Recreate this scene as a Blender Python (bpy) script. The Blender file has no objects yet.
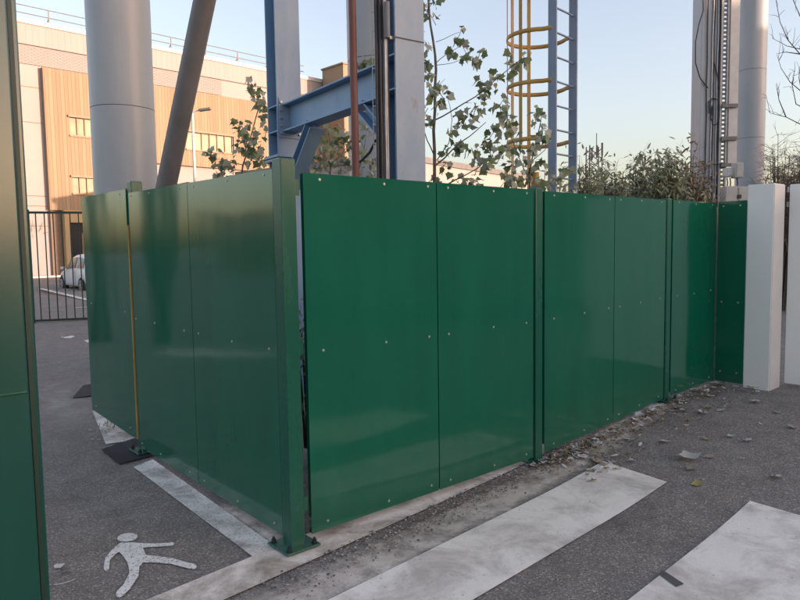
import bpy, math, random
from mathutils import Vector, Matrix
random.seed(7)
V = Vector
S = bpy.context.scene
COL = S.collection
Z = V((0, 0, 1))
# ------------------------------------------------------------------ camera
F = 670.0
PITCH, ROLL, EYE = 4.46, 0.87, 1.55
RM = Matrix.Rotation(math.radians(90 - PITCH), 3, 'X') @ Matrix.Rotation(math.radians(-ROLL), 3, 'Z')
CO = V((0, 0, EYE))
def ray(px, py):
    return (RM @ V(((px - 400) / F, (300 - py) / F, -1.0))).normalized()
def at(px, py, Y):
    """surveyed point: where the sight line through a pixel meets the plane y = Y"""
    d = ray(px, py); return CO + d * (Y / d.y)
def proj(p):
    q = RM.transposed() @ (V(p) - CO)
    return (400 + F * q.x / -q.z, 300 - F * q.y / -q.z)
def onz(px, py, z=0.0):
    d = ray(px, py); return CO + d * ((z - EYE) / d.z)
def onplane(px, py, p, n):
    d = ray(px, py); return CO + d * ((p - CO).dot(n) / d.dot(n))

# fence geometry (plan)
CORNER = onz(291.5, 553)
P3 = onz(538, 456.5)
_pe = at(714, 203, 6.45)
U1 = (_pe - CORNER); U1.z = 0; L1 = U1.length; U1.normalize()
N1 = V((U1.y, -U1.x, 0))              # towards the camera side
P2 = onz(140, 455)
U2 = (P2 - CORNER); U2.z = 0; L2 = U2.length; U2.normalize()
N2 = V((-U2.y, U2.x, 0))
if N2.y > 0: N2 = -N2
def sstep(t):
    t = max(0., min(1., t)); return t * t * (3 - 2 * t)
def G(x, y):
    """height of the gently rising ground"""
    s = (V((x, y, 0)) - CORNER).dot(U1)
    return 0.17 * sstep((s - 1.5) / 3.4)
def ong(px, py, off=0.0):
    z = 0.0
    for _ in range(12):
        p = onz(px, py, z); z = G(p.x, p.y)
    return V((p.x, p.y, z + off))

# ------------------------------------------------------------------ mesh builder
class MB:
    def __init__(s): s.v = []; s.f = []; s.sm = []; s.mi = []
    def add(s, vs, fs, smooth=False, mi=0):
        b = len(s.v); s.v += [tuple(v) for v in vs]
        for f in fs:
            s.f.append(tuple(i + b for i in f)); s.sm.append(smooth); s.mi.append(mi)
        return s
    def box(s, c, ax, ay, az, mi=0):
        """centre and three half-axis vectors"""
        c, ax, ay, az = V(c), V(ax), V(ay), V(az)
        if ax.cross(ay).dot(az) < 0: ax = -ax
        vs = [c + ax * i + ay * j + az * k for k in (-1, 1) for j in (-1, 1) for i in (-1, 1)]
        return s.add(vs, [(0, 2, 3, 1), (4, 5, 7, 6), (0, 1, 5, 4), (2, 6, 7, 3), (0, 4, 6, 2), (1, 3, 7, 5)], mi=mi)
    def abox(s, x0, x1, y0, y1, z0, z1, mi=0):
        return s.box(((x0 + x1) / 2, (y0 + y1) / 2, (z0 + z1) / 2), ((x1 - x0) / 2, 0, 0), (0, (y1 - y0) / 2, 0), (0, 0, (z1 - z0) / 2), mi)
    def tube(s, pts, r, n=8, caps=True, mi=0):
        pts = [V(p) for p in pts]
        rs = r if isinstance(r, (list, tuple)) else [r] * len(pts)
        vs = []; fs = []
        t0 = (pts[1] - pts[0]).normalized()
        up = V((0, 0, 1)) if abs(t0.z) < .9 else V((1, 0, 0))
        a = t0.cross(up).normalized()
        for i, p in enumerate(pts):
            t = (pts[min(i + 1, len(pts) - 1)] - pts[max(i - 1, 0)]).normalized()
            a = (a - t * a.dot(t)).normalized(); b = t.cross(a)
            for k in range(n):
                w = 2 * math.pi * k / n
                vs.append(p + (a * math.cos(w) + b * math.sin(w)) * rs[i])
        for i in range(len(pts) - 1):
            for k in range(n):
                k2 = (k + 1) % n
                fs.append((i * n + k, i * n + k2, (i + 1) * n + k2, (i + 1) * n + k))
        s.add(vs, fs, True, mi)
        if caps:
            s.add(vs[:n], [tuple(range(n - 1, -1, -1))], False, mi)
            s.add(vs[-n:], [tuple(range(n))], False, mi)
        return s
    def prism(s, poly, ext, mi=0):
        poly = [V(p) for p in poly]; ext = V(ext); n = len(poly)
        vs = poly + [p + ext for p in poly]
        nrm = V((0, 0, 0))
        for i in range(n): nrm += poly[i].cross(poly[(i + 1) % n])
        fs = [tuple(range(n - 1, -1, -1)), tuple(range(n, 2 * n))] + [(i, (i + 1) % n, (i + 1) % n + n, i + n) for i in range(n)]
        if nrm.dot(ext) < 0: fs = [tuple(reversed(f)) for f in fs]
        return s.add(vs, fs, mi=mi)
    def build(s, name, mats, parent=None, bevel=0, origin=None):
        me = bpy.data.meshes.new(name)
        o0 = V(origin) if origin is not None else V((0, 0, 0))
        me.from_pydata([tuple(V(v) - o0) for v in s.v], [], s.f)
        me.polygons.foreach_set('use_smooth', s.sm)
        me.polygons.foreach_set('material_index', s.mi)
        for m in (mats if isinstance(mats, (list, tuple)) else [mats]): me.materials.append(m)
        me.update()
        o = bpy.data.objects.new(name, me); COL.objects.link(o)
        o.location = o0
        if parent is not None:
            o.parent = parent
            base = V((0, 0, 0)); q = parent
            while q: base += q.location; q = q.parent
            o.location = o0 - base
        if bevel:
            b = o.modifiers.new('bevel', 'BEVEL'); b.width = bevel; b.segments = 2; b.limit_method = 'ANGLE'; b.angle_limit = math.radians(40)
        return o
def tag(o, label=None, cat=None, group=None, kind=None):
    if label: o['label'] = label
    if cat: o['category'] = cat
    if group: o['group'] = group
    if kind: o['kind'] = kind
    return o
def empty(name, loc, label, cat, group=None):
    o = bpy.data.objects.new(name, None); COL.objects.link(o); o.location = V(loc); o.empty_display_size = .2
    return tag(o, label, cat, group)

# ------------------------------------------------------------------ materials
def mat(name):
    m = bpy.data.materials.new(name); m.use_nodes = True
    nt = m.node_tree; b = nt.nodes['Principled BSDF']
    return m, nt, b
def N(nt, t, **kw):
    n = nt.nodes.new(t)
    for k, v in kw.items():
        if k in n.inputs: n.inputs[k].default_value = v
        else: setattr(n, k, v)
    return n
def L(nt, a, b): nt.links.new(a, b)
def coords(nt, scale=(1, 1, 1), rot=(0, 0, 0)):
    t = N(nt, 'ShaderNodeNewGeometry'); m = N(nt, 'ShaderNodeMapping')
    m.inputs['Scale'].default_value = scale; m.inputs['Rotation'].default_value = rot
    L(nt, t.outputs['Position'], m.inputs['Vector']); return m.outputs['Vector']
def noise(nt, vec, scale, detail=4, rough=.55, dist=0):
    n = N(nt, 'ShaderNodeTexNoise'); n.inputs['Scale'].default_value = scale
    n.inputs['Detail'].default_value = detail; n.inputs['Roughness'].default_value = rough; n.inputs['Distortion'].default_value = dist
    L(nt, vec, n.inputs['Vector']); return n.outputs['Fac']
def ramp(nt, fac, stops):
    r = N(nt, 'ShaderNodeValToRGB'); e = r.color_ramp.elements
    e[0].position = stops[0][0]; e[0].color = (*stops[0][1], 1)
    e[1].position = stops[-1][0]; e[1].color = (*stops[-1][1], 1)
    for p, c in stops[1:-1]:
        q = e.new(p); q.color = (*c, 1)
    L(nt, fac, r.inputs['Fac']); return r.outputs['Color']
def mixc(nt, fac, a, b, mode='MIX'):
    m = N(nt, 'ShaderNodeMix', data_type='RGBA', blend_type=mode)
    for sock, val in ((m.inputs[0], fac), (m.inputs[6], a), (m.inputs[7], b)):
        if isinstance(val, (int, float)): sock.default_value = val
        elif isinstance(val, tuple): sock.default_value = (*val, 1)
        else: L(nt, val, sock)
    return m.outputs[2]
def math_(nt, op, a, b=0.0, c=None):
    m = N(nt, 'ShaderNodeMath', operation=op)
    for i, val in enumerate((a, b) if c is None else (a, b, c)):
        if isinstance(val, (int, float)): m.inputs[i].default_value = val
        else: L(nt, val, m.inputs[i])
    return m.outputs[0]
def bump(nt, b, h, strength=.3, dist=.01, prev=None):
    n = N(nt, 'ShaderNodeBump'); n.inputs['Strength'].default_value = strength; n.inputs['Distance'].default_value = dist
    L(nt, h, n.inputs['Height'])
    if prev: L(nt, prev, n.inputs['Normal'])
    L(nt, n.outputs['Normal'], b.inputs['Normal']); return n.outputs['Normal']
def simple(name, col, rough=.6, metal=0, var=.15, vs=6, bmp=0, bs=40, spec=None):
    m, nt, b = mat(name)
    v = coords(nt); f = noise(nt, v, vs, 5)
    lo = tuple(c * (1 - var) for c in col); hi = tuple(min(1, c * (1 + var)) for c in col)
    L(nt, ramp(nt, f, [(.3, lo), (.7, hi)]), b.inputs['Base Color'])
    b.inputs['Roughness'].default_value = rough; b.inputs['Metallic'].default_value = metal
    if spec is not None: b.inputs['Specular IOR Level'].default_value = spec
    if bmp: bump(nt, b, noise(nt, v, bs, 4), bmp, .005)
    return m

def m_green(name, col, rough, wav=1.0, ior=1.6):
    m, nt, b = mat(name)
    v = coords(nt)
    dust = noise(nt, coords(nt, (2.2, 2.2, .5)), 2.5, 6, .6)
    fine = noise(nt, v, 55, 4, .6)
    geo = N(nt, 'ShaderNodeNewGeometry'); sep = N(nt, 'ShaderNodeSeparateXYZ'); L(nt, geo.outputs['Position'], sep.inputs[0])
    low = math_(nt, 'SUBTRACT', .45, sep.outputs['Z']); low = math_(nt, 'MULTIPLY', low, 1.2); 
    d = math_(nt, 'MULTIPLY', math_(nt, 'MAXIMUM', low, 0.0), noise(nt, v, 9, 6, .7))
    hi = tuple(c * 1.06 + .001 for c in col)
    c1 = ramp(nt, dust, [(.3, tuple(c * .88 for c in col)), (.72, hi)])
    c2 = mixc(nt, math_(nt, 'MINIMUM', math_(nt, 'MULTIPLY', d, .55), .35), c1, (.16, .17, .15))
    sp = ramp(nt, noise(nt, v, 120, 2, .5), [(.76, (0, 0, 0)), (.82, (.2, .2, .2))])
    c3 = mixc(nt, sp, c2, (.2, .24, .2))
    L(nt, c3, b.inputs['Base Color'])
    r = N(nt, 'ShaderNodeMapRange'); L(nt, dust, r.inputs[0]); r.inputs[1].default_value = .25; r.inputs[2].default_value = .75
    r.inputs[3].default_value = rough * .8; r.inputs[4].default_value = rough * 1.35
    L(nt, r.outputs[0], b.inputs['Roughness'])
    b.inputs['IOR'].default_value = ior
    h1 = noise(nt, coords(nt, (1, 1, .7)), 1.7, 1, .4)
    p = bump(nt, b, h1, .16 * wav, .05)
    bump(nt, b, fine, .012, .0004, p)
    return m
M = {}
M['panel'] = m_green('green_sheet_paint', (.002, .112, .062), .09, 1.1, 1.62)
M['post'] = m_green('green_post_paint', (.004, .10, .06), .26, .2, 1.5)
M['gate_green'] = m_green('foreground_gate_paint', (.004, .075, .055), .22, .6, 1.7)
M['screw'] = simple('zinc_screw', (.50, .53, .52), .4, .6, .05)
M['bolt'] = simple('dark_bolt', (.03, .05, .05), .45, .5, .1)
M['tape'] = simple('ochre_gap_strip', (.42, .25, .07), .7)

def m_asphalt():
    m, nt, b = mat('aged_asphalt')
    v = coords(nt)
    big = noise(nt, v, .55, 5, .6, .4); mid = noise(nt, v, 4.5, 6, .65); fine = noise(nt, v, 130, 5, .75)
    vo = N(nt, 'ShaderNodeTexVoronoi'); vo.inputs['Scale'].default_value = 135; L(nt, v, vo.inputs['Vector'])
    vd = N(nt, 'ShaderNodeTexVoronoi'); vd.inputs['Scale'].default_value = 58; L(nt, v, vd.inputs['Vector'])
    base = ramp(nt, big, [(.28, (.205, .186, .173)), (.5, (.25, .226, .21)), (.72, (.305, .278, .258))])
    c = mixc(nt, .55, base, ramp(nt, mid, [(.3, (.18, .163, .153)), (.7, (.33, .30, .28))]))
    hs = N(nt, 'ShaderNodeSeparateColor'); L(nt, vo.outputs['Color'], hs.inputs[0])
    agg = ramp(nt, hs.outputs[0], [(0, (.55, .55, .57)), (.55, (.9, .9, .9)), (.86, (1.25, 1.22, 1.2)), (1, (2.3, 2.2, 2.1))])
    c = mixc(nt, .75, mixc(nt, 1.0, c, (.94, .945, .92), 'MULTIPLY'), agg, 'MULTIPLY')
    c = mixc(nt, .6, c, ramp(nt, fine, [(.3, (.55, .55, .55)), (.7, (1.5, 1.5, 1.48))]), 'MULTIPLY')
    # scattered bright chips
    h2 = N(nt, 'ShaderNodeSeparateColor'); L(nt, vd.outputs['Color'], h2.inputs[0])
    chip = math_(nt, 'MULTIPLY', math_(nt, 'GREATER_THAN', h2.outputs[1], .965), math_(nt, 'LESS_THAN', vd.outputs['Distance'], .28))
    c = mixc(nt, math_(nt, 'MULTIPLY', chip, .65), c, (.38, .35, .32))
    # light dust blotches
    du = ramp(nt, noise(nt, v, 1.6, 7, .7, .6), [(.56, (0, 0, 0)), (.74, (.55, .55, .55))])
    c = mixc(nt, du, c, (.32, .30, .285))
    wv = N(nt, 'ShaderNodeMix', data_type='RGBA'); nz = N(nt, 'ShaderNodeTexNoise'); nz.inputs['Scale'].default_value = 3.0; nz.inputs['Detail'].default_value = 6; L(nt, v, nz.inputs['Vector'])
    wv.inputs[0].default_value = .22; L(nt, v, wv.inputs[6]); L(nt, nz.outputs['Color'], wv.inputs[7])
    cr = N(nt, 'ShaderNodeTexVoronoi', feature='DISTANCE_TO_EDGE'); cr.inputs['Scale'].default_value = .9; L(nt, wv.outputs[2], cr.inputs['Vector'])
    ck = math_(nt, 'MULTIPLY', math_(nt, 'LESS_THAN', cr.outputs['Distance'], .003), math_(nt, 'GREATER_THAN', noise(nt, v, .9, 3), .53))
    c = mixc(nt, math_(nt, 'MULTIPLY', ck, .22), c, (.045, .042, .04))
    st = ramp(nt, noise(nt, v, .9, 7, .75, 1.2), [(.58, (0, 0, 0)), (.68, (.45, .45, .45))])
    c = mixc(nt, st, c, (.10, .09, .085))
    L(nt, c, b.inputs['Base Color']); b.inputs['Roughness'].default_value = .88
    b.inputs['Specular IOR Level'].default_value = .3
    p = bump(nt, b, vo.outputs['Distance'], .55, .006)
    bump(nt, b, fine, .5, .005, p)
    return m
M['asphalt'] = m_asphalt()
def m_overlay(name, c0, c1, wear=.5, scale=14, fine=140, edge=None, rough=.85, grain=.5, spots=None, soft=.07):
    """painted or dusty layer on the asphalt, worn through where a noise mask says so"""
    m, nt, b = mat(name)
    v = coords(nt)
    c = ramp(nt, noise(nt, v, 5, 6, .65), [(.3, c0), (.7, c1)])
    c = mixc(nt, grain, c, ramp(nt, noise(nt, v, fine, 4, .7), [(.3, (.6, .6, .6)), (.7, (1.3, 1.3, 1.3))]), 'MULTIPLY')
    if spots:
        st = ramp(nt, noise(nt, v, 2.6, 6, .7, .5), [(.44, (0, 0, 0)), (.64, (.9, .9, .9))])
        c = mixc(nt, st, c, spots)
    L(nt, c, b.inputs['Base Color']); b.inputs['Roughness'].default_value = rough; b.inputs['Specular IOR Level'].default_value = .25
    n1 = noise(nt, v, scale, 8, .72)
    k = n1
    if edge is not None:
        tc = N(nt, 'ShaderNodeTexCoord'); sp = N(nt, 'ShaderNodeSeparateXYZ'); L(nt, tc.outputs['UV'], sp.inputs[0])
        d = None
        for ax, w in edge:
            e = math_(nt, 'MINIMUM', sp.outputs[ax], math_(nt, 'SUBTRACT', 1.0, sp.outputs[ax]))
            e = math_(nt, 'MINIMUM', math_(nt, 'DIVIDE', e, w), 1.0)
            d = e if d is None else math_(nt, 'MULTIPLY', d, e)
        k = math_(nt, 'ADD', n1, math_(nt, 'MULTIPLY', math_(nt, 'SUBTRACT', d, 1.0), .5))
    mr = N(nt, 'ShaderNodeMapRange'); L(nt, k, mr.inputs[0])
    mr.inputs[1].default_value = wear - soft; mr.inputs[2].default_value = wear + soft
    L(nt, mr.outputs[0], b.inputs['Alpha'])
    bump(nt, b, noise(nt, v, fine, 4, .7), .4, .004)
    return m
M['zebra'] = m_overlay('zebra_paint', (.84, .775, .69), (.92, .86, .775), .315, 34, 150, None, .8, .30, (.50, .45, .395))
M['line'] = m_overlay('worn_line_paint', (.80, .75, .68), (.90, .85, .78), .385, 75, 170, [(0, .02), (1, .05)], .8, .45, (.33, .30, .27))
M['picto'] = m_overlay('pictogram_paint', (.76, .73, .68), (.88, .85, .80), .41, 70, 170, None, .8, .4)
M['concrete'] = m_overlay('kerb_concrete', (.70, .62, .53), (.86, .78, .69), .10, 20, 150, None, .9, .4, (.28, .23, .185))
M['dust'] = m_overlay('cement_dust', (.52, .46, .40), (.70, .63, .555), .37, 7, 190, [(0, .12), (1, .30)], .95, .5, (.30, .26, .23), .16)
M['dust2'] = m_overlay('thin_dust', (.36, .325, .29), (.50, .455, .42), .47, 3.5, 190, [(0, .4), (1, .45)], .95, .6, None, .22)
M['dirt'] = m_overlay('brown_dirt', (.13, .102, .078), (.30, .245, .195), .50, 10, 200, [(0, .15), (1, .45)], .95, .7, None, .12)
M['patch'] = m_overlay('fresh_tar_patch', (.022, .023, .030), (.042, .042, .052), .30, 30, 160, [(0, .06), (1, .06)], .7, .6)
M['stain'] = m_overlay('dark_stain', (.07, .06, .055), (.12, .10, .09), .50, 9, 190, [(0, .5), (1, .5)], .9, .7, None, .16)
M['tar'] = m_overlay('tar_mark', (.09, .085, .085), (.13, .125, .12), .2, 30, 160, None, .8, .4)

def m_wallribs(name, c0, c1, axis_dir, pitch, depth=.03, rough=.7, gapk=.55):
    """sheet or boards with vertical ribs, running along a plan direction"""
    m, nt, b = mat(name)
    geo = N(nt, 'ShaderNodeNewGeometry'); dp = N(nt, 'ShaderNodeVectorMath', operation='DOT_PRODUCT')
    L(nt, geo.outputs['Position'], dp.inputs[0]); dp.inputs[1].default_value = tuple(axis_dir)
    t = math_(nt, 'DIVIDE', dp.outputs['Value'], pitch)
    fr = math_(nt, 'FRACT', t); fl = math_(nt, 'FLOOR', t)
    wn = N(nt, 'ShaderNodeTexWhiteNoise', noise_dimensions='1D'); L(nt, fl, wn.inputs['W'])
    v = coords(nt, (1, 1, .15))
    f = math_(nt, 'ADD', math_(nt, 'MULTIPLY', wn.outputs['Value'], .55), math_(nt, 'MULTIPLY', noise(nt, v, 3, 5), .6))
    c = ramp(nt, f, [(.2, c0), (.9, c1)])
    gap = math_(nt, 'GREATER_THAN', math_(nt, 'ABSOLUTE', math_(nt, 'SUBTRACT', fr, .5)), .41)
    c = mixc(nt, math_(nt, 'MULTIPLY', gap, gapk), c, tuple(x * .45 for x in c0))
    L(nt, c, b.inputs['Base Color']); b.inputs['Roughness'].default_value = rough
    h = math_(nt, 'SUBTRACT', .5, math_(nt, 'ABSOLUTE', math_(nt, 'SUBTRACT', fr, .5)))
    bump(nt, b, math_(nt, 'MINIMUM', h, .15), .8, depth)
    return m
def m_steel(name, col, fade, rust=.25, rough=.45, metal=0):
    m, nt, b = mat(name)
    v = coords(nt, (1, 1, .35)); f = noise(nt, v, 3.5, 7, .65, .3)
    c = ramp(nt, f, [(.3, col), (.75, fade)])
    r = ramp(nt, noise(nt, coords(nt, (1, 1, .5)), 5, 8, .75), [(.60, (0, 0, 0)), (.70, (rust, rust, rust))])
    c = mixc(nt, r, c, (.20, .115, .06))
    L(nt, c, b.inputs['Base Color']); b.inputs['Roughness'].default_value = rough; b.inputs['Metallic'].default_value = metal
    bump(nt, b, noise(nt, coords(nt), 60, 4), .12, .002)
    return m
M['blue'] = m_steel('blue_structural_paint', (.15, .275, .45), (.24, .36, .49), .5)
M['blue_mid'] = m_steel('weathered_blue_paint', (.17, .27, .40), (.29, .37, .45), .6, .5)
M['blue_pale'] = m_steel('faded_pale_blue_paint', (.22, .31, .42), (.35, .42, .475), .6, .5)
M['blue_ladder'] = m_steel('blue_ladder_paint', (.16, .23, .34), (.26, .32, .40), .3)
M['grey_col'] = m_steel('grey_column_paint', (.33, .36, .385), (.39, .415, .435), .12, .4)
M['strut'] = m_steel('grey_strut_paint', (.135, .13, .13), (.20, .19, .185), .25, .5)
M['rust'] = m_steel('red_oxide_pipe', (.13, .045, .035), (.20, .08, .06), .5, .6)
M['yellow'] = m_steel('yellow_cage_paint', (.40, .22, .04), (.52, .32, .09), .35, .5)
M['cable'] = simple('black_cable', (.025, .027, .035), .5)
M['galv'] = simple('galvanised_steel', (.38, .39, .40), .4, .5, .15, 12)
M['white_trunk'] = simple('white_trunking', (.60, .57, .54), .5, 0, .08)
M['box_grey'] = simple('grey_box_plastic', (.45, .44, .41), .5, 0, .08)
M['white_gate'] = m_steel('white_gate_paint', (.84, .84, .80), (.88, .88, .85), .10, .42)
M['white_gate_warm'] = simple('white_gate_warm_light', (.80, .74, .68), .5, 0, .06, 3)  # creamier white: warm sky light on the pillar's right face is in the colour
M['dark'] = simple('dark_metal', (.03, .03, .033), .5)
M['rail_green'] = simple('dark_green_bars', (.01, .035, .025), .45)
M['lampwhite'] = simple('pale_lamp_pole', (.62, .62, .6), .4)

# ------------------------------------------------------------------ sun, sky, camera
SUN_EL = 3.5
SUN_AZ = 110.0      # clockwise from +Y
w = bpy.data.worlds.new('World'); S.world = w; w.use_nodes = True
nt = w.node_tree; bg = nt.nodes['Background']
sky = nt.nodes.new('ShaderNodeTexSky'); sky.sky_type = 'NISHITA'; sky.sun_disc = False
sky.sun_elevation = math.radians(SUN_EL); sky.sun_rotation = math.radians(SUN_AZ)
sky.air_density = 1.0; sky.dust_density = 2.6; sky.ozone_density = 2.2; sky.altitude = 100
wb = nt.nodes.new('ShaderNodeMix'); wb.data_type = 'RGBA'; wb.blend_type = 'MULTIPLY'; wb.inputs[0].default_value = 1; wb.inputs[7].default_value = (1.16, .96, .90, 1)
hs = nt.nodes.new('ShaderNodeHueSaturation'); hs.inputs['Saturation'].default_value = .74
nt.links.new(sky.outputs[0], hs.inputs['Color']); nt.links.new(hs.outputs[0], wb.inputs[6]); nt.links.new(wb.outputs[2], bg.inputs[0]); bg.inputs[1].default_value = .15
sd = bpy.data.lights.new('sun', 'SUN'); sd.energy = 1.15; sd.angle = math.radians(.5); sd.color = (1, .70, .52)
so = bpy.data.objects.new('sun', sd); COL.objects.link(so)
sv = V((math.sin(math.radians(SUN_AZ)) * math.cos(math.radians(SUN_EL)), math.cos(math.radians(SUN_AZ)) * math.cos(math.radians(SUN_EL)), math.sin(math.radians(SUN_EL))))
so.rotation_euler = sv.to_track_quat('Z', 'Y').to_euler(); so.location = (20, -10, 30)
cd = bpy.data.cameras.new('camera'); cd.sensor_width = 36; cd.lens = F * 36 / 800; cd.clip_end = 3000; cd.clip_start = .05
cam = bpy.data.objects.new('camera', cd); COL.objects.link(cam); cam.location = CO; cam.rotation_euler = RM.to_euler()
S.camera = cam
S.render.engine = 'CYCLES'
S.view_settings.view_transform = 'Standard'; S.view_settings.look = 'None'; S.view_settings.gamma = 1
S.view_settings.use_curve_mapping = False
S.view_settings.exposure = 2.58

# ------------------------------------------------------------------ ground
def axis_vals():
    a = []
    x = -8.0
    while x <= 12: a.append(x); x += .25
    far = [10, 16, 25, 40, 70, 120, 250, 500, 1200]
    return sorted([-8 - (q - 8) for q in far] + a + [12 + (q - 8) for q in far])
gx = axis_vals(); gb = MB()
nn = len(gx); vs = [(x, y, G(x, y)) for y in gx for x in gx]
fs = [(j * nn + i, j * nn + i + 1, (j + 1) * nn + i + 1, (j + 1) * nn + i) for j in range(nn - 1) for i in range(nn - 1)]
gb.add(vs, fs, True)
tag(gb.build('ground', M['asphalt']), kind='structure')

def drape_quad(name, a, b, c, d, m, off=.004, n=24, k=8, kind='structure', ret=False):
    """quad a-b-c-d (plan points) draped on the ground; uv.x runs a->b, uv.y a->d"""
    vs = []; uv = []
    for j in range(k + 1):
        for i in range(n + 1):
            s, t = i / n, j / k
            p = (a * (1 - s) + b * s) * (1 - t) + (d * (1 - s) + c * s) * t
            vs.append((p.x, p.y, G(p.x, p.y) + off)); uv.append((s, t))
    fs = [(j * (n + 1) + i, j * (n + 1) + i + 1, (j + 1) * (n + 1) + i + 1, (j + 1) * (n + 1) + i) for j in range(k) for i in range(n)]
    me = bpy.data.meshes.new(name); me.from_pydata(vs, [], fs)
    ul = me.uv_layers.new(name='UVMap')
    for l in me.loops: ul.data[l.index].uv = uv[l.vertex_index]
    me.materials.append(m)
    if me.polygons and me.polygons[0].normal.z < 0:
        me.flip_normals()
    o = bpy.data.objects.new(name, me); COL.objects.link(o)
    if kind: o['kind'] = kind
    return o
def ext(p, q, t): return p + (q - p) * t
# zebra stripes
a, b_ = ong(603, 462), ong(667, 483)
c_ = ong(475, 600); d_ = ong(331, 600)
drape_quad('zebra_stripe', a, b_, ext(b_, c_, 1.9), ext(a, d_, 1.75), M['zebra'], .0075, 8, 24)
a, b_ = ong(750, 502), ong(800, 516.5)
b2 = a + (b_ - a) * 2.6; d_ = ong(630, 600)
sh = (d_ - a) * 2.2
drape_quad('zebra_stripe', a, b2, b2 + sh, a + sh, M['zebra'], .0075, 8, 24)
t1, t2, t3, t4 = ong(658, 575.5), ong(664, 573), ong(684, 586), ong(676, 589)
drape_quad('tar_mark', t1, t2, t3, t4, M['tar'], .011, 4, 4)
# painted line along the left fence
l0, l1 = ong(132, 467), ong(254, 560); r0 = ong(152.5, 459); r1 = ong(268, 541)
dl = (l1 - l0)
drape_quad('painted_line', ong(131, 467), l1 + dl * .02, r1 + (r1 - r0) * .15, r0, M['line'], .0075, 30, 5)
drape_quad('painted_line', ong(91, 411), ong(104.5, 446), ong(142, 440), ong(122, 417), M['line'], .0075, 16, 5)
# concrete edging under the right fence
k0, k1, k2 = ong(301, 565.5), ong(400, 521), ong(524, 464)
e1 = (k2 - k0); e1.z = 0; e1.normalize(); ein = V((-e1.y, e1.x, 0))
k0 = k0 - ein * .012; ka = k0 - e1 * 1.6; kb = k0 + e1 * 4.55
WK = .26
drape_quad('concrete_edging', ka, kb, kb + ein * WK, ka + ein * WK, M['concrete'], .010, 60, 4)
# cement dust and dirt along the edging
drape_quad('cement_dust', ka + e1 * .7 - ein * .5, kb - ein * .42, kb + ein * .04, ka + e1 * .7 + ein * .04, M['dust'], .0032, 60, 8)
drape_quad('soil_streak', k0 - e1 * .2 - ein * .20, kb - ein * .26, kb + ein * .06, k0 - e1 * .2 + ein * .05, M['dirt'], .0125, 60, 8)
# pedestrian dust near left line
drape_quad('cement_dust', ong(205, 505), ong(275, 560), ong(330, 545), ong(255, 500), M['dust'], .0032, 12, 8)
drape_quad('thin_dust', ong(0, 360), ong(0, 490), ong(160, 485), ong(110, 362), M['dust2'], .0032, 16, 10)
# tar patches
drape_quad('tar_patch', ong(99, 451), ong(118, 466.5), ong(158, 457), ong(142, 436), M['patch'], .013, 10, 8)
drape_quad('tar_patch', ong(71, 399.5), ong(83, 386), ong(100, 383), ong(98, 397), M['patch'], .013, 10, 8)
# parking lines beyond the barred gate
def thinline(name, p, q, wd, m=None):
    p, q = ong(*p), ong(*q); t = (q - p); t.z = 0; t.normalize(); s = V((-t.y, t.x, 0)) * wd
    return drape_quad(name, p - s, q - s, q + s, p + s, m or M['line'], .006, 12, 2)
thinline('parking_line', (40, 288.5), (90, 300.5), .09)
thinline('parking_line', (44, 309.5), (100, 306.5), .05)
thinline('parking_line', (43, 284), (60, 284), .06)

# pedestrian pictograms
def picto(parts, name, off=.006):
    mb = MB()
    for poly in parts:
        ps = [ong(x, y, off) for x, y in poly]
        n = len(ps)
        area = sum(ps[i].x * ps[(i + 1) % n].y - ps[(i + 1) % n].x * ps[i].y for i in range(n))
        if area < 0: ps.reverse()
        mb.add(ps, [tuple(range(n))])
    return tag(mb.build(name, M['picto']), kind='structure')
def stroke(pts, ws):
    """smooth limb outline through pixel points with half widths"""
    up = []; dn = []
    for i, (p, w_) in enumerate(zip(pts, ws)):
        a = V(pts[max(i - 1, 0)]); b = V(pts[min(i + 1, len(pts) - 1)]); t = (b - a).normalized(); nrm = V((-t.y, t.x))
        up.append(V(p) + nrm * w_); dn.append(V(p) - nrm * w_)
    t = (V(pts[-1]) - V(pts[-2])).normalized(); w_ = ws[-1]; nrm = V((-t.y, t.x))
    cap = [V(pts[-1]) + (nrm * math.cos(k) + t * math.sin(k)) * w_ for k in (math.pi / 4, math.pi / 2, 3 * math.pi / 4)]
    t0 = (V(pts[0]) - V(pts[1])).normalized(); w_ = ws[0]; n0 = V((t0.y, -t0.x))
    cap0 = [V(pts[0]) + (-n0 * math.cos(k) + t0 * math.sin(k)) * w_ for k in (math.pi / 4, math.pi / 2, 3 * math.pi / 4)]
    return [tuple(q) for q in up + cap + dn[::-1] + cap0]
head = [(127.5 + 10.3 * math.cos(t * math.pi / 9), 538.6 + 4.3 * math.sin(t * math.pi / 9) - 1.0 * math.cos(t * math.pi / 9)) for t in range(18)]
picto([head], 'walking_figure_marking', .0071)
body = picto([
    [(120.5, 544), (133, 543.6), (141, 544.5), (143.5, 550), (146, 556.5), (144, 561.5), (141.5, 566), (136, 571), (129, 569), (127, 563), (123, 557), (119, 553), (117, 548)]], 'walking_figure_marking', .0072)
picto([stroke([(122, 547), (113.5, 553.5), (107.5, 560.5), (106.5, 569.5)], [3.4, 2.8, 2.5, 2.8])], 'walking_figure_marking', .0074)
picto([stroke([(136, 546.8), (150, 546.6), (163, 546), (172.5, 545.2)], [2.6, 1.8, 1.6, 1.7])], 'walking_figure_marking', .0076)
picto([stroke([(141, 560), (155, 560.5), (172, 562.5), (186, 566.5), (194, 568)], [4.0, 3.3, 3.0, 2.8, 2.7])], 'walking_figure_marking', .0078)
picto([stroke([(134, 566), (134, 576), (127, 588), (119.5, 595.5)], [5.6, 4.8, 4.0, 3.6])], 'walking_figure_marking', .0080)
far = [(56.5, 329.5), (64, 329), (62, 332), (57, 332.2)]
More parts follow.
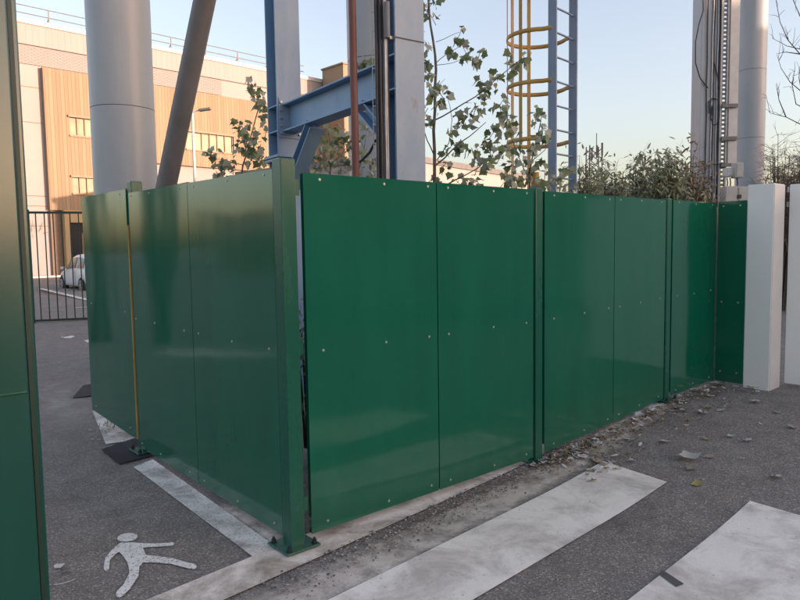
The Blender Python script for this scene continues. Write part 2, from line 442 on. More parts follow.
picto([far], 'distant_figure_marking', .0071)
picto([[(57, 335.5), (66, 334.5), (74, 332), (85, 330.5), (83, 334), (76, 336), (71, 338.5), (65, 338.5), (60, 337)]], 'distant_figure_marking', .0072)
picto([[(84, 341), (92, 339), (95, 341), (88, 343)]], 'distant_figure_marking', .0063)

# round repair patch with its pale rim
cpt = ong(66, 573)
q_ = .16
drape_quad('damp_stain', cpt + V((-q_, -q_, 0)), cpt + V((q_, -q_, 0)), cpt + V((q_, q_, 0)), cpt + V((-q_, q_, 0)), M['stain'], .0052, 6, 6)
mb = MB(); fr_ = [4.0 + 1.7 * i / 14 for i in range(15)]
mb.add([(cpt.x + .10 * math.cos(t), cpt.y + .125 * math.sin(t), .0058) for t in fr_] + [(cpt.x + .095 * math.cos(t), cpt.y + .119 * math.sin(t), .0058) for t in reversed(fr_)], [(i, i + 1, 28 - i, 29 - i) for i in range(14)])
tag(mb.build('chalk_arc', M['picto']), kind='structure')
# pale strip added out of view for its mirrored streak in the fence
drape_quad('mirrored_strip', V((-7.2, -3, 0)), V((-6.5, -3, 0)), V((-6.5, 7.6, 0)), V((-7.2, 7.6, 0)), M['concrete'], .01, 4, 20)

# ------------------------------------------------------------------ green fence
fence = empty('sheet_metal_fence', CORNER + Z * 0, 'green painted sheet metal hoarding fence turning a corner on square posts', 'fence')
TOPZ = 1.935
PLN = -0.012      # panel face just behind the post faces
def fpoint(run, s, z, out=0.0):
    U, Nn = (U1, N1) if run == 1 else (U2, N2)
    p = CORNER + U * s + Nn * out
    return V((p.x, p.y, z))
def s_at(run, px, py=300):
    U, Nn = (U1, N1) if run == 1 else (U2, N2)
    p = onplane(px, py, CORNER + Nn * -.012, Nn); return (p - CORNER).dot(U)
def panel(run, s0, s1, z0a, z0b, ztop=TOPZ, ztop2=None, cols=(.1, .5, .9), rows=(.014, .487, .978), out=PLN, name='panel'):
    U, Nn = (U1, N1) if run == 1 else (U2, N2)
    z2 = ztop2 if ztop2 is not None else ztop
    mb = MB(); th = .0025
    nx = 1
    mb.prism([fpoint(run, s0, z0a, out), fpoint(run, s1, z0b, out), fpoint(run, s1, z2, out), fpoint(run, s0, ztop, out)], Nn * -th)
    # folded lips at the top and both sides
    tv = V((0, 0, 1))
    for s_ in (s0, s1):
        sg = 1 if s_ == s0 else -1
        if abs(s1 - s0) > .3:
            mb.box(fpoint(run, s_ + sg * .0015, (max(z0a, z0b) + min(ztop, z2)) / 2, out - .014), U * .00125, Nn * .0115, Z * ((min(ztop, z2) - max(z0a, z0b)) / 2 - .004))
    mb.box(fpoint(run, (s0 + s1) / 2, (ztop + z2) / 2 - .0025, out - .014), U * ((s1 - s0) / 2 - .004), Nn * .0115, Z * .00125)
    p = mb.build(name, M['panel'], fence)
    for r in rows:
        for c in cols:
            s = s0 + (s1 - s0) * c + random.uniform(-.004, .004)
            zz = (z0a + (z0b - z0a) * c) * r + (ztop + (z2 - ztop) * c) * (1 - r) + random.uniform(-.004, .004)
            q = fpoint(run, s, zz, out)
            sb = MB(); sb.tube([q - Nn * .001, q + Nn * .0015], .0075, 10); sb.tube([q + Nn * .001, q + Nn * .005], [.0052, .0042], 6)
            sb.build('screw', M['screw'], p)
    return p
def post(center, w_, h, base=0., rot=U1, plate=True, cap=True, bolts=4, z0=None):
    A = rot; B = V((-rot.y, rot.x, 0))
    mb = MB(); mb.box(V((center.x, center.y, base + h / 2 + .006)), A * w_ / 2, B * w_ / 2, Z * (h / 2 - .006))
    p = mb.build('post', M['post'], fence, bevel=.006)
    if plate:
        mb = MB(); mb.box(V((center.x, center.y, base + .022)), A * .10, B * .10, Z * .005)
        bp = mb.build('base_plate', M['post'], p, bevel=.002)
        for i, j in ((-1, -1), (1, -1), (1, 1), (-1, 1))[:bolts]:
            q = V((center.x, center.y, base + .027)) + A * .076 * i + B * .076 * j
            sb = MB(); sb.tube([q, q + Z * .003], .016, 14); sb.tube([q + Z * .003, q + Z * .019], .0125, 6, True); sb.tube([q + Z * .019, q + Z * .03], .007, 8)
            sb.build('anchor_bolt', M['bolt'], p)
    return p
PW = .085
# corner post: its near vertical edge stands on CORNER
C0 = CORNER + U1 * PW / 2 + U2 * PW / 2
post(C0, PW, 2.0)
# fixing tabs between the corner post and the panels
for z in (1.86, 1.05, .22):
    MB().box(fpoint(1, PW + .016, z, -.03), U1 * .02, N1 * .003, Z * .04).build('fixing_tab', M['post'], fence)
    MB().box(fpoint(2, PW + .016, z, -.03), U2 * .02, N2 * .003, Z * .04).build('fixing_tab', M['post'], fence)
def zb(run, s, gap=.05):
    p = fpoint(run, s, 0); return G(p.x, p.y) + gap
# right run
sC0 = s_at(1, 306); sCm = s_at(1, 437.6); sC1 = s_at(1, 533.2)
sP3 = s_at(1, 538.5); sD0 = s_at(1, 543.6); sDm = s_at(1, 614); sD1 = s_at(1, 664.5); sP4 = s_at(1, 669); sE0 = s_at(1, 671.8); sE1 = s_at(1, 714.5)
print('RUN', sC0, sCm, sC1, sP3, sD0, sDm, sD1, sP4, sE0, sE1, 'L1', L1, 'CORNER', CORNER, U1, U2)
panel(1, sC0, sCm - .004, .055, .055, TOPZ, cols=(.11, .57, .93))
panel(1, sCm + .004, sC1, .055, .055, TOPZ, cols=(.10, .55, .92))
post(fpoint(1, sP3, 0, -PW / 2), PW * .9, 1.95, 0)
panel(1, sD0 + .012, sDm - .004, zb(1, sD0, .045), zb(1, sDm, .045), TOPZ - .005, cols=(.12, .55, .92))
panel(1, sDm + .004, sD1, zb(1, sDm, .045), zb(1, sD1, .045), TOPZ - .005, cols=(.1, .5, .9), name='panel')
post(fpoint(1, sP4, 0, -PW / 2 - .012), PW * .9, 1.945 - zb(1, sP4, 0), zb(1, sP4, 0))
panel(1, sE0, sE1, zb(1, sE0, .04), zb(1, sE1, .04), TOPZ, TOPZ, cols=(.12, .5, .9))
# return panel towards the white gate post
rp0 = fpoint(1, sE1 + .02, 0, PLN); UR = N1.copy()
def rpt(t, z): q = rp0 + UR * t; return V((q.x, q.y, z))
n_ = V((-UR.y, UR.x, 0)); RL = (onplane(744.8, 300, V((rp0.x, rp0.y, EYE)), n_) - rp0).dot(UR)
print('RL', RL)
mb = MB(); mb.prism([rpt(.01, .2), rpt(RL, .2), rpt(RL, 1.945), rpt(.01, 1.945)], U1 * .0025)
rp = mb.build('panel', M['panel'], fence)
for t in (.06, RL - .06):
    for z in (1.90, .98, .3):
        q = rpt(t, z); sb = MB(); sb.tube([q, q - U1 * .005], .008, 8); sb.build('screw', M['screw'], rp)
post(rp0 + U1 * .06 - N1 * .05, .06, 1.72, .17, plate=False)
# left run
sB0 = s_at(2, 275.8); sBm = s_at(2, 191.5); sB1 = s_at(2, 133.2, 300); sP2 = s_at(2, 132); 
print('LEFT', sB0, sBm, sB1, sP2, 'L2', L2)
panel(2, sB0, sBm - .003, .055, .055, 1.955, 1.972, cols=(.08, .48, .92))
panel(2, sBm + .003, sB1, .055, .055, 1.972, 1.988, cols=(.12, .6, .95))
sP2c = sB1 + .012
post(fpoint(2, sP2c, 0, -PW / 2 - .022), PW, 2.075, 0)
mb = MB(); mb.box(fpoint(2, sB1 + .034, .93, -.012), U2 * .0075, N2 * .006, Z * .82)
mb.build('gap_strip', M['tape'], fence)
sA0 = sB1 + .062; sA1 = s_at(2, 86.5, 300)
panel(2, sA0, sA1, .10, .13, 2.02, 2.035, cols=(.12, .88), rows=(.014, .487, .97), out=-.012)
post(fpoint(2, sA1 - .22, 0, -.36), .06, 2.10, 0, plate=False)

# ------------------------------------------------------------------ foreground gate edge (left)
gy = 1.2
g0 = at(29.5, 395, gy); g0.z = 0
gate = empty('steel_gate_leaf', g0, 'green steel sheet gate leaf cut off by the left edge of the picture', 'gate')
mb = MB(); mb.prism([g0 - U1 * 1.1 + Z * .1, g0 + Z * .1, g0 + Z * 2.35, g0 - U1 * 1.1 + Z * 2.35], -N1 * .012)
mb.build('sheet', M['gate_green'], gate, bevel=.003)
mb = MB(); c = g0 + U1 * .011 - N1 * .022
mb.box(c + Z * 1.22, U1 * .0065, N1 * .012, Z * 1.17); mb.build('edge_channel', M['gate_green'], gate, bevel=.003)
mb = MB(); c = g0 + U1 * .0045 - N1 * .005
mb.box(c + Z * 1.22, U1 * .0035, N1 * .004, Z * 1.15); mb.build('gap_shade_strip', M['rail_green'], gate)  # dark strip standing for the shadow in the gap beside the sheet
wz = at(28, 391.5, gy).z
mb = MB(); mb.tube([g0 - U1 * 1.1 + N1 * .001 + Z * wz, g0 - U1 * .3 + N1 * .001 + Z * (wz + .001), g0 - U1 * .004 + N1 * .001 + Z * wz], .0022, 6)
mb.build('weld_seam', M['post'], gate)

# ------------------------------------------------------------------ white gate pillar and leaf
def px_on(p0, U, px, py=300):
    """distance along U from p0 where the picture column px is met"""
    n = V((-U.y, U.x, 0)); q = onplane(px, py, V((p0.x, p0.y, EYE)), n); return (q - p0).dot(U)
w0 = rpt(RL - .02, 0); w0 = V((w0.x, w0.y, 0)) - U1 * .0
tl = px_on(w0, UR, 745.2); w0 = w0 + UR * tl
tw = px_on(w0, UR, 771)
wf = w0 + UR * tw; td = px_on(wf, U1, 781.5)
print('WHITE', w0, wf, tw, td, proj(w0 + Z * .17), proj(wf + Z * .17), proj(wf + Z * 2.09))
zw = .155
wp = empty('gate_pillar', V((wf.x, wf.y, zw)), 'white boxed sheet steel gate pillar at the end of the green fence', 'pillar')
mb = MB(); cc = (w0 + wf) / 2 + U1 * td / 2
mb.box(V((cc.x, cc.y, (zw + 2.085) / 2)), UR * tw / 2, U1 * td / 2, Z * (2.085 - zw) / 2)
mb.build('casing', M['white_gate'], wp, bevel=.004)
mb = MB(); ce = wf + U1 * (td / 2) ; mb.box(V((ce.x, ce.y, (zw + 2.085) / 2)) + UR * .003, UR * .0025, U1 * (td / 2 - .006), Z * ((2.085 - zw) / 2 - .01))
mb.build('warm_lit_face', M['white_gate_warm'], wp)  # sheet added over the right face to carry its warm light
h0 = wf + U1 * (td + .012) - UR * .02
for z in (2.0, 1.86): MB().box(V((h0.x, h0.y, z)), U1 * .014, UR * .02, Z * .022).build('hinge', M['dark'], wp)
g1 = wf + U1 * (td + .045); tg = px_on(g1 , U1, 786.5); 
gl0 = wf + U1 * (td + .12) - UR * .10
tq = px_on(gl0, UR, 786.5); gl0 = gl0 + UR * tq
gl = empty('gate_leaf', V((gl0.x, gl0.y, .2)), 'white flat gate leaf running out of the right edge of the picture', 'gate')
mb = MB(); cc = gl0 + UR * .6 + U1 * .03
mb.box(V((cc.x, cc.y, (.19 + 2.09) / 2)), UR * .6, U1 * .03, Z * .95); mb.build('leaf_panel', M['white_gate'], gl, bevel=.005)
mb = MB(); q = gl0 + UR * .18 - U1 * .002
mb.tube([V((q.x, q.y, 1.12)), V((q.x, q.y, 1.0)) + UR * .006, V((q.x, q.y, .86)) + UR * .03], .0012, 5); mb.build('scratch', M['dark'], gl)
mb = MB(); q = gl0 - UR * .02 + U1 * .03
for z in (2.02, 1.88): MB().tube([V((q.x, q.y, z)), V((q.x, q.y, z + .05))], .014, 8).build('hinge_knuckle', M['galv'], gl)

# ------------------------------------------------------------------ blue steel frame
D1, D2 = 6.9, 5.2
c1 = at(284, 100, D1); c2 = at(401, 60, D2); c1.z = c2.z = 0
BA = (c2 - c1); BL = BA.length; BA.normalize(); BB = V((-BA.y, BA.x, 0))      # beam direction, towards us
if BB.x > 0: BB = -BB       # left-hand side
frame = empty('beam_structure', c1, 'blue steel H columns joined by a beam with knee braces behind the fence', 'steel frame')
def hsec(p0, p1, A, B, d, w_, tf, tw, name, mats, parent, mi_front=0):
    """H section from p0 to p1, flanges at +-A*d/2, each w_ wide along B"""
    mb = MB(); ax = (p1 - p0); c = (p0 + p1) / 2; h = ax / 2
    mb.box(c + A * (d / 2 - tf / 2), A * tf / 2, B * w_ / 2, h, mi_front)
    mb.box(c - A * (d / 2 - tf / 2), A * tf / 2, B * w_ / 2, h)
    mb.box(c, A * (d / 2 - tf), B * tw / 2, h * .9995)
    return mb.build(name, mats, parent)
CW, CDp = .262, .235
zsp = at(286, 158, D1).z
hsec(c1, c1 + Z * (zsp - .05), BA, BB, CDp, CW, .016, .010, 'column', [M['blue']], frame)
hsec(c1 + Z * (zsp + .014), c1 + Z * 7.2, BA, BB, CDp, CW, .016, .010, 'column', [M['blue'], M['blue_mid']], frame, 1)
hsec(c2, c2 + Z * 7.0, BA, BB, CDp, CW, .016, .010, 'column', [M['blue'], M['blue_pale']], frame, 1)
zt = at(299, 107, D1).z; zbm = at(299, 134, D1).z
print('beam z', zt, zbm)
b0 = c1 + BA * (CDp / 2 + .012); b1 = c2 - BA * (CDp / 2 + .002)
hz = (zt + zbm) / 2
hsec(b0 + Z * hz, b1 + Z * hz, Z, BB, zt - zbm, .17, .014, .009, 'beam', [M['blue']], frame)
mb = MB(); mb.box(c1 + BA * (CDp / 2 + .006) + Z * hz, BA * .006, BB * .115, Z * (zt - zbm) * .72)
ep = mb.build('end_plate', M['blue_mid'], frame)
for k in range(5):
    for sgn in (-1, 1):
        q = c1 + BA * (CDp / 2 + .012) + BB * .098 * sgn + Z * (hz + (k - 2) * .075)
        MB().tube([q, q + BA * .018], .014, 6).build('bolt', M['galv'], ep)
for zz in (zt - .01, zbm + .01):
    for cc in (c1, c2):
        for sg in (-1, 1):
            MB().box(cc + BB * sg * .067 + Z * zz, BA * (CDp / 2 - .018), BB * .062, Z * .006).build('stiffener', M['blue'], frame)
# web stiffeners on the beam
for t in (.28, .72):
    q = b0 + (b1 - b0) * t + Z * (hz - .02)
    MB().box(q - BB * .012, BA * .05, BB * .006, Z * .055).build('web_plate', M['blue'], frame)
# knee braces
kz = zbm - .01
def knee(p, q):
    ax = (q - p).normalized(); S2 = BB; T = ax.cross(S2).normalized()
    mb = MB(); c = (p + q) / 2; h = (q - p) / 2
    mb.box(c + T * .05, T * .006, S2 * .075, h); mb.box(c - T * .05, T * .006, S2 * .075, h); mb.box(c, T * .045, S2 * .004, h)
    mb.build('knee_brace', M['blue'], frame)
knee(c1 + BA * .13 + Z * (kz - .52), c1 + BA * .66 + Z * kz)
knee(c2 - BA * .13 + Z * (kz - .30), c2 - BA * .50 + Z * kz)
# splice plates / base
mb = MB(); q = at(286, 158, D1)
for dz_ in (0, -.035): MB().box(c1 + Z * (q.z + dz_), BA * .16, BB * .16, Z * .012).build('splice_plate', M['blue_pale'], frame)
mb = MB(); q = at(403, 44, D2)
mb.box(c2 + BA * (CDp / 2 + .003) + Z * q.z, BA * .002, BB * CW / 2, Z * .004)
mb.build('weld_seam', M['dark'], frame)
mb = MB(); q = at(395, 44, D2)
mb.box(c2 + BB * .13 + BA * .03 + Z * (q.z), BA * .06, BB * .03, Z * .012); mb.build('bracket', M['galv'], frame)
# conduits and cables beside the second column
cab = empty('cable_bundle', at(386, 190, D2 - .05).xy.to_3d(), 'bundle of dark and pale conduits fixed to the near blue column', 'cables')
def vline(px, Y, r, m, name, y0=-25, y1=330, parent=None, n=8, wob=0, px2=None):
    a = at(px, 100, Y); zt_ = at(px, y0, Y).z
    pts = []
    for k in range(14):
        z = .0 + (zt_) * k / 13
        pts.append(V((a.x + random.uniform(-wob, wob), a.y, z)))
    return MB().tube(pts, r, n).build(name, m, parent)
for px, r, m in ((377.2, .010, 'cable'), (379.2, .011, 'cable'), (381.2, .010, 'cable'), (383.4, .009, 'dark'), (385.4, .008, 'galv'), (387.0, .009, 'galv'), (388.6, .007, 'cable')):
    vline(px, D2 - .17 + random.uniform(-.02, .02), r, M[m], 'conduit', -30, parent=cab, wob=.0025)
mb = MB(); a = at(387, 20, D2 - .2); mb.tube([V((a.x, a.y, at(390, 38, D2 - .2).z)), V((a.x, a.y, at(390, 2, D2 - .2).z))], .022, 10); mb.build('cable_sleeve', M['strut'], cab)
# cable ladder with little clips (left of the bundle)
mb = MB(); 
for k in range(34):
    z = .3 + k * .135; a = at(374.5, 100, D2 - .16)
    mb.box(V((a.x, a.y, z)), (.014, 0, 0), (0, .004, 0), (0, 0, .004))
a = at(376, 100, D2 - .16); mb.tube([V((a.x, a.y, 0)), V((a.x, a.y, 4.6))], .004, 6); a = at(373, 100, D2 - .16); mb.tube([V((a.x, a.y, 0)), V((a.x, a.y, 4.6))], .004, 6)
mb.build('clip_rail', M['galv'], cab)
# hanging loose cable
mb = MB(); pts = [at(376, 140, D2 + .3), at(370, 152, D2 + .4), at(362, 160, D2 + .6), at(353, 166, D2 + .9)]
mb.tube(pts, .012, 6); mb.build('loose_cable', M['cable'], cab)
# red oxide pipe
rp_ = vline(354.3, 5.0, .027, M['rust'], 'standpipe', -40, n=12, wob=.002)
tag(rp_, 'thin rusty red pipe standing in front of the blue beam', 'pipe')

# ------------------------------------------------------------------ round grey columns
def roundcol(px0, px1, pyref, Y, h, seams, label, name='round_column'):
    a, b = at(px0, pyref, Y), at(px1, pyref, Y); r = (b.x - a.x) / 2; c = V(((a.x + b.x) / 2, Y, 0))
    th = empty(name, c, label, 'column', 'tall round grey steel columns')
    zs = sorted(at((px0 + px1) / 2, s, Y - r).z for s in seams)
    lo = 0
    for z in zs + [h]:
        mb = MB(); mb.tube([c + Z * (lo + (.004 if lo else 0)), c + Z * (z - .004)], r, 64, True); mb.build('shaft_section', M['grey_col'], th); lo = z
    mb = MB()
    for z in zs: mb.tube([c + Z * (z - .01), c + Z * (z + .01)], r - .006, 48)
    mb.build('joint', M['dark'], th)
    return c, r
roundcol(91.5, 152, 90, 9.0, 9, [104], 'thickest grey round column, behind the left run of fence')
roundcol(348, 407, 90, 9.2, 9, [55], 'grey round column half hidden behind the blue beam and cables')
roundcol(738, 764.5, 90, 15.5, 13, [137, 68], 'slim grey round column behind the white gate pillar')
# inclined strut
p0 = at(213, -40, 7.6); p1 = at(151, 260, 8.6)
st = MB().tube([p1 + (p1 - p0) * .35, p1, p0, p0 + (p0 - p1) * .6], .120, 24).build('leaning_strut', M['strut'])
tag(st, 'brown grey round strut leaning up to the right beside the thick column', 'strut')

# ------------------------------------------------------------------ caged ladder
LY = 8.0
s1 = at(552.5, 100, LY); s2 = at(573, 100, LY + .35); s1.z = s2.z = 0
lad = empty('caged_ladder', s1, 'blue steel ladder with yellow safety hoops rising behind the fence', 'ladder')
LU = (s2 - s1).normalized(); LW = (s2 - s1).length; LN = V((-LU.y, LU.x, 0))
if LN.x > 0: LN = -LN
for p, ww in ((s1, .055), (s2, .055)):
    mb = MB(); mb.box(p + Z * 3.6, LU * .011, LN * ww, Z * 3.6); mb.box(p + LN * .0 + LU * .025, LU * .02, LN * .01, Z * .01)
    mb.build('stile', M['blue_ladder'], lad, bevel=.003)
rz = at(563, 11, LY + .17).z - .28 * 15
for k in range(24):
    z = rz + .28 * k
    if z < .2: continue
    MB().tube([s1 + LU * .012 + Z * z, s2 - LU * .012 + Z * z], .012, 8).build('rung', M['blue_ladder'], lad)
def hooppt(t, z):
    # U-shaped hoop bulging along LN
    m = (s1 + s2) / 2; R = .36
    ang = math.radians(-52 + t * 284) if False else None
    a = math.radians(-38 + 256 * t)      # around the cage centre
    c = m + LN * .36
    return c - LU * math.cos(a) * R * 1.0 + LN * math.sin(a) * R + Z * z
ctr = (s1 + s2) / 2 + LN * .36
def cage(z):
    pts = [s1 - LU * .01 + Z * z]
    for k in range(25):
        a = math.radians(-42 + 264 * k / 24); pts.append(ctr - LU * math.cos(a) * .37 + LN * math.sin(a) * .37 + Z * z)
    pts.append(s2 + LU * .01 + Z * z); return pts
for y in (140, 84, 33, -22, -78):
    z = at(532, y, LY + .2).z; pts = cage(z)
    mb = MB(); n = len(pts); vs = []
    for i, p in enumerate(pts):
        d = (p - (ctr + Z * z)).normalized()
        for q in (p + Z * .025, p - Z * .025, p - Z * .025 - d * .006, p + Z * .025 - d * .006): vs.append(q)
    fs = [(i * 4 + k, i * 4 + (k + 1) % 4, (i + 1) * 4 + (k + 1) % 4, (i + 1) * 4 + k) for i in range(n - 1) for k in range(4)]
    mb.add(vs, fs, True); mb.build('hoop', M['yellow'], lad)
zc = at(532, 141, LY + .2).z
for a in (0, 48, 90, 132, 180):
    a = math.radians(a); d = -LU * math.cos(a) + LN * math.sin(a); tq = LU * math.sin(a) + LN * math.cos(a)
    c = ctr + d * .361
    z0_ = zc - .05 if a not in (math.radians(90), math.radians(132)) else 1.3
    mb = MB(); mb.box(c + Z * ((z0_ + 6.8) / 2), d * .003, tq * .022, Z * ((6.8 - z0_) / 2)); mb.build('cage_bar', M['yellow'], lad)
# thin stay wire next to the cage
tag(MB().tube([at(513.5, 195, 8.4), at(513.5, -10, 8.4)], .006, 6).build('stay_wire', M['galv']), 'thin steel wire just left of the yellow ladder cage', 'wire')
# yellow valve stand at the foot of the cage
vs_ = empty('valve_stand', at(535, 190, 7.4).xy.to_3d(), 'mustard yellow valve stand with round white gauge among leaves', 'valve')
a = at(535, 178, 7.4)
MB().tube([V((a.x, a.y, .1)), V((a.x, a.y, a.z + .06))], [.05, .045], 14).build('riser', M['yellow'], vs_)
b = at(529, 179.5, 7.2); MB().tube([b, b + V((0, -.03, 0))], .036, 20).build('gauge', M['white_trunk'], vs_)
MB().tube([b + V((0, -.031, 0)), b + V((0, -.034, 0))], .026, 20).build('gauge_face', M['box_grey'], vs_)

# ------------------------------------------------------------------ square column with cabling, right
QY = 13.6
a, b = at(700.5, 100, QY), at(722.5, 100, QY); qw = (b.x - a.x) / 2; qc = V(((a.x + b.x) / 2, QY + qw, 0))
sq = tag(MB().box(qc + Z * 6, (qw, 0, 0), (0, qw, 0), Z * 6).build('box_column', M['grey_col'], bevel=.012), 'square grey steel column carrying cables left of the slim round one', 'column')
ct = empty('cable_tray', at(724, 190, QY).xy.to_3d(), 'perforated cable tray with white trunking between the two right columns', 'cable tray')
fy = QY - .03
def vb(px0, px1, y, z0, z1, m, name, par, d=.04):
    a, b = at(px0, 100, y), at(px1, 100, y)
    return MB().box(V(((a.x + b.x) / 2, y, (z0 + z1) / 2)), ((b.x - a.x) / 2, 0, 0), (0, d / 2, 0), (0, 0, (z1 - z0) / 2)).build(name, M[m], par)
vb(719.5, 721, fy, .2, 11, 'box_grey', 'tray_side', ct, .06); vb(725.5, 727, fy, .2, 11, 'box_grey', 'tray_side', ct, .06)
mb = MB(); a, b = at(720.5, 100, fy), at(726, 100, fy)
for k in range(110):
    mb.box(V(((a.x + b.x) / 2, fy, .5 + k * .085)), ((b.x - a.x) / 2, 0, 0), (0, .012, 0), (0, 0, .022))
mb.build('tray_rungs', M['strut'], ct)
z165 = at(730, 166, fy).z
vb(728, 736.8, fy, z165, 11, 'white_trunk', 'trunking', ct, .1)
for y in (107, 139.5, 166): 
    z = at(730, y, fy).z; vb(722, 737.5, fy - .08, z - .025, z + .045, 'strut', 'tray_bracket', ct, .05)
for px, m in ((706.5, 'cable'), (711.5, 'galv'), (713.5, 'cable'), (716.5, 'galv'), (718.5, 'cable')):
    vline(px, QY - .02, .012 if m == 'cable' else .014, M[m], 'wire', -20, parent=ct, n=6, wob=.012)
lp = [at(710, 113, fy), at(709, 102, fy), at(713, 98, fy), at(718, 100, fy), at(719, 112, fy), at(717, 124, fy), at(713, 125, fy), at(711, 118, fy), at(712, 106, fy)]
MB().tube(lp, .013, 6).build('cable_loop', M['cable'], ct)
lp = [at(703, -5, fy), at(703.5, 10, fy), at(699, 24, fy), at(695.5, 42, fy), at(695.5, 63, fy), at(700, 78, fy), at(708, 88, fy)]
MB().tube(lp, .012, 6).build('hanging_cable', M['cable'], ct)
MB().tube([at(714, 62, fy), at(717, 74, fy), at(719, 90, fy)], .011, 6).build('hanging_cable', M['cable'], ct)
sw = MB().tube([at(690, 166.5, fy - .1), at(697, 167, fy - .1), at(722, 163.5, fy - .1)], .012, 6).build('span_wire', M['cable'], ct)
def ebox(px0, px1, py0, py1, Y, m, label, name='junction_box', lid=True):
    a, b = at(px0, py0, Y), at(px1, py1, Y); c = (a + b) / 2
    th = empty(name, V((c.x, Y, min(a.z, b.z))), label, 'electrical box')
    MB().box(c, ((b.x - a.x) / 2, 0, 0), (0, .09, 0), (0, 0, (a.z - b.z) / 2)).build('housing', M[m], th, bevel=.008)
    if lid:
        MB().box(c + V((0, -.096, 0)), ((b.x - a.x) / 2 - .02, 0, 0), (0, .005, 0), (0, 0, (a.z - b.z) / 2 - .02)).build('lid', M[m], th, bevel=.004)
    return th, c
ebox(733.5, 741, 163, 178, 13.0, 'box_grey', 'upper small grey junction box below the white trunking')
ebox(724.5, 732, 168, 177, 13.1, 'white_trunk', 'smallest pale junction box beside the cable tray')
t_, c = ebox(722.5, 735, 186.5, 204, 12.8, 'box_grey', 'beige cabinet door left of the vented cabinet above the fence', 'meter_cabinet')
t_, c = ebox(735.6, 748, 187, 204, 12.8, 'box_grey', 'beige cabinet with a small black vent right above the green fence', 'meter_cabinet')
a = at(739.5, 196.5, 12.69); MB().box(a, (.035, 0, 0), (0, .006, 0), (0, 0, .035)).build('vent', M['dark'], t_)
for px in (737, 730, 727): 
    pp = [at(px, 178, 13.0), at(px + .6, 183, 12.95), at(px - .4, 190, 12.9)]
    MB().tube(pp, .012, 6).build('lead', M['cable'], ct)

# ------------------------------------------------------------------ barred gate far left
GY = 13.9
def gbar(): pass
ga = onz(33, 324); gb_ = onz(100, 321); 
GU = (gb_ - ga); GU.z = 0; GU.normalize()
bg_ = empty('barred_gate', ga, 'dark green vertical bar gate standing beyond the left end of the fence', 'gate')
zt_ = at(60, 212, ga.y).z
GL = 5.2
print('gate', ga, gb_, zt_)
mb = MB(); mb.box(ga + GU * GL / 2 + Z * .07, GU * GL / 2, GU.cross(Z) * .025, Z * .025); mb.build('bottom_rail', M['rail_green'], bg_)
mb = MB(); mb.box(ga + GU * GL / 2 + Z * zt_, GU * GL / 2, GU.cross(Z) * .025, Z * .025); mb.build('top_rail', M['rail_green'], bg_)
mb = MB(); mb.box(ga + Z * (zt_ / 2 + .03), GU * .045, GU.cross(Z) * .045, Z * (zt_ / 2 + .03)); mb.build('gate_post', M['rail_green'], bg_)
for k in range(30):
    q = ga + GU * (.17 * (k + 1)); MB().box(q + Z * (zt_ + .07) / 2, GU * .011, GU.cross(Z) * .011, Z * ((zt_ - .12) / 2)).build('bar', M['rail_green'], bg_)

# dark green posts added out of view for their reflections in the left panels
for i, (x, y, w_) in enumerate(((-7.8, 8.05, .15), (-7.9, 9.3, .12))):
    ep_ = empty('mirrored_post', (x, y, 0), ('thick', 'thinner')[i] + ' dark green post added out of view, mirrored in the left fence', 'post', 'added posts mirrored in the fence')
    MB().abox(x - w_, x + w_, y - w_, y + w_, 0, 4.2).build('shaft', M['rail_green'], ep_, bevel=.01)
    MB().abox(x - w_ - .02, x + w_ + .02, y - w_ - .02, y + w_ + .02, 4.202, 4.23).build('cap', M['rail_green'], ep_)
# ------------------------------------------------------------------ buildings
BU = V((.717, .697, 0)).normalized(); BN = V((BU.y, -BU.x, 0))
BP = V((at(50, 278, 41).x, 41, 0))
def fs_(px, py):
    p = onplane(px, py, BP, BN); return (p - BP).dot(BU), p.z
def fp(s, z, out=0): q = BP + BU * s + BN * out; return V((q.x, q.y, z))
def fbox(mb, s0, s1, z0, z1, o0, o1, mi=0):
    return mb.box((fp(s0, z0, o0) + fp(s1, z1, o1)) / 2, BU * (s1 - s0) / 2, BN * (o1 - o0) / 2, Z * (z1 - z0) / 2, mi)
M['clad_pink'] = m_wallribs('pale_ribbed_cladding', (.335, .30, .29), (.36, .322, .312), BU, .36, .03, gapk=.12)
M['clad_flat'] = simple('pale_render', (.36, .335, .325), .8, 0, .05, .4)
M['timber'] = m_wallribs('timber_cladding', (.27, .19, .118), (.35, .25, .16), BU, .22, .06, gapk=.4)
M['coping'] = simple('white_coping', (.52, .5, .49), .5)
def m_mesh():
    m, nt, b = mat('expanded_mesh_cladding')
    geo = N(nt, 'ShaderNodeNewGeometry'); dp = N(nt, 'ShaderNodeVectorMath', operation='DOT_PRODUCT')
    L(nt, geo.outputs['Position'], dp.inputs[0]); dp.inputs[1].default_value = tuple(BU)
    sp = N(nt, 'ShaderNodeSeparateXYZ'); L(nt, geo.outputs['Position'], sp.inputs[0])
    def dia(sg):
        t = math_(nt, 'ADD', math_(nt, 'MULTIPLY', dp.outputs['Value'], 2.8), math_(nt, 'MULTIPLY', sp.outputs['Z'], 5.6 * sg))
        return math_(nt, 'ABSOLUTE', math_(nt, 'SUBTRACT', math_(nt, 'FRACT', t), .5))
    k = math_(nt, 'MINIMUM', dia(1), dia(-1))
    c = ramp(nt, k, [(.06, (.33, .295, .285)), (.2, (.275, .243, .232))])
    L(nt, c, b.inputs['Base Color']); b.inputs['Roughness'].default_value = .7
    bump(nt, b, k, .6, -.08); return m
M['mesh'] = m_mesh()
M['winglass'] = simple('curtained_window_glass', (.27, .21, .11), .45, 0, .3, 1.1)
M['winframe'] = simple('bronze_window_frame', (.24, .16, .09), .5)
M['darkglass'] = simple('dark_glass', (.03, .035, .04), .08, 0, .1)
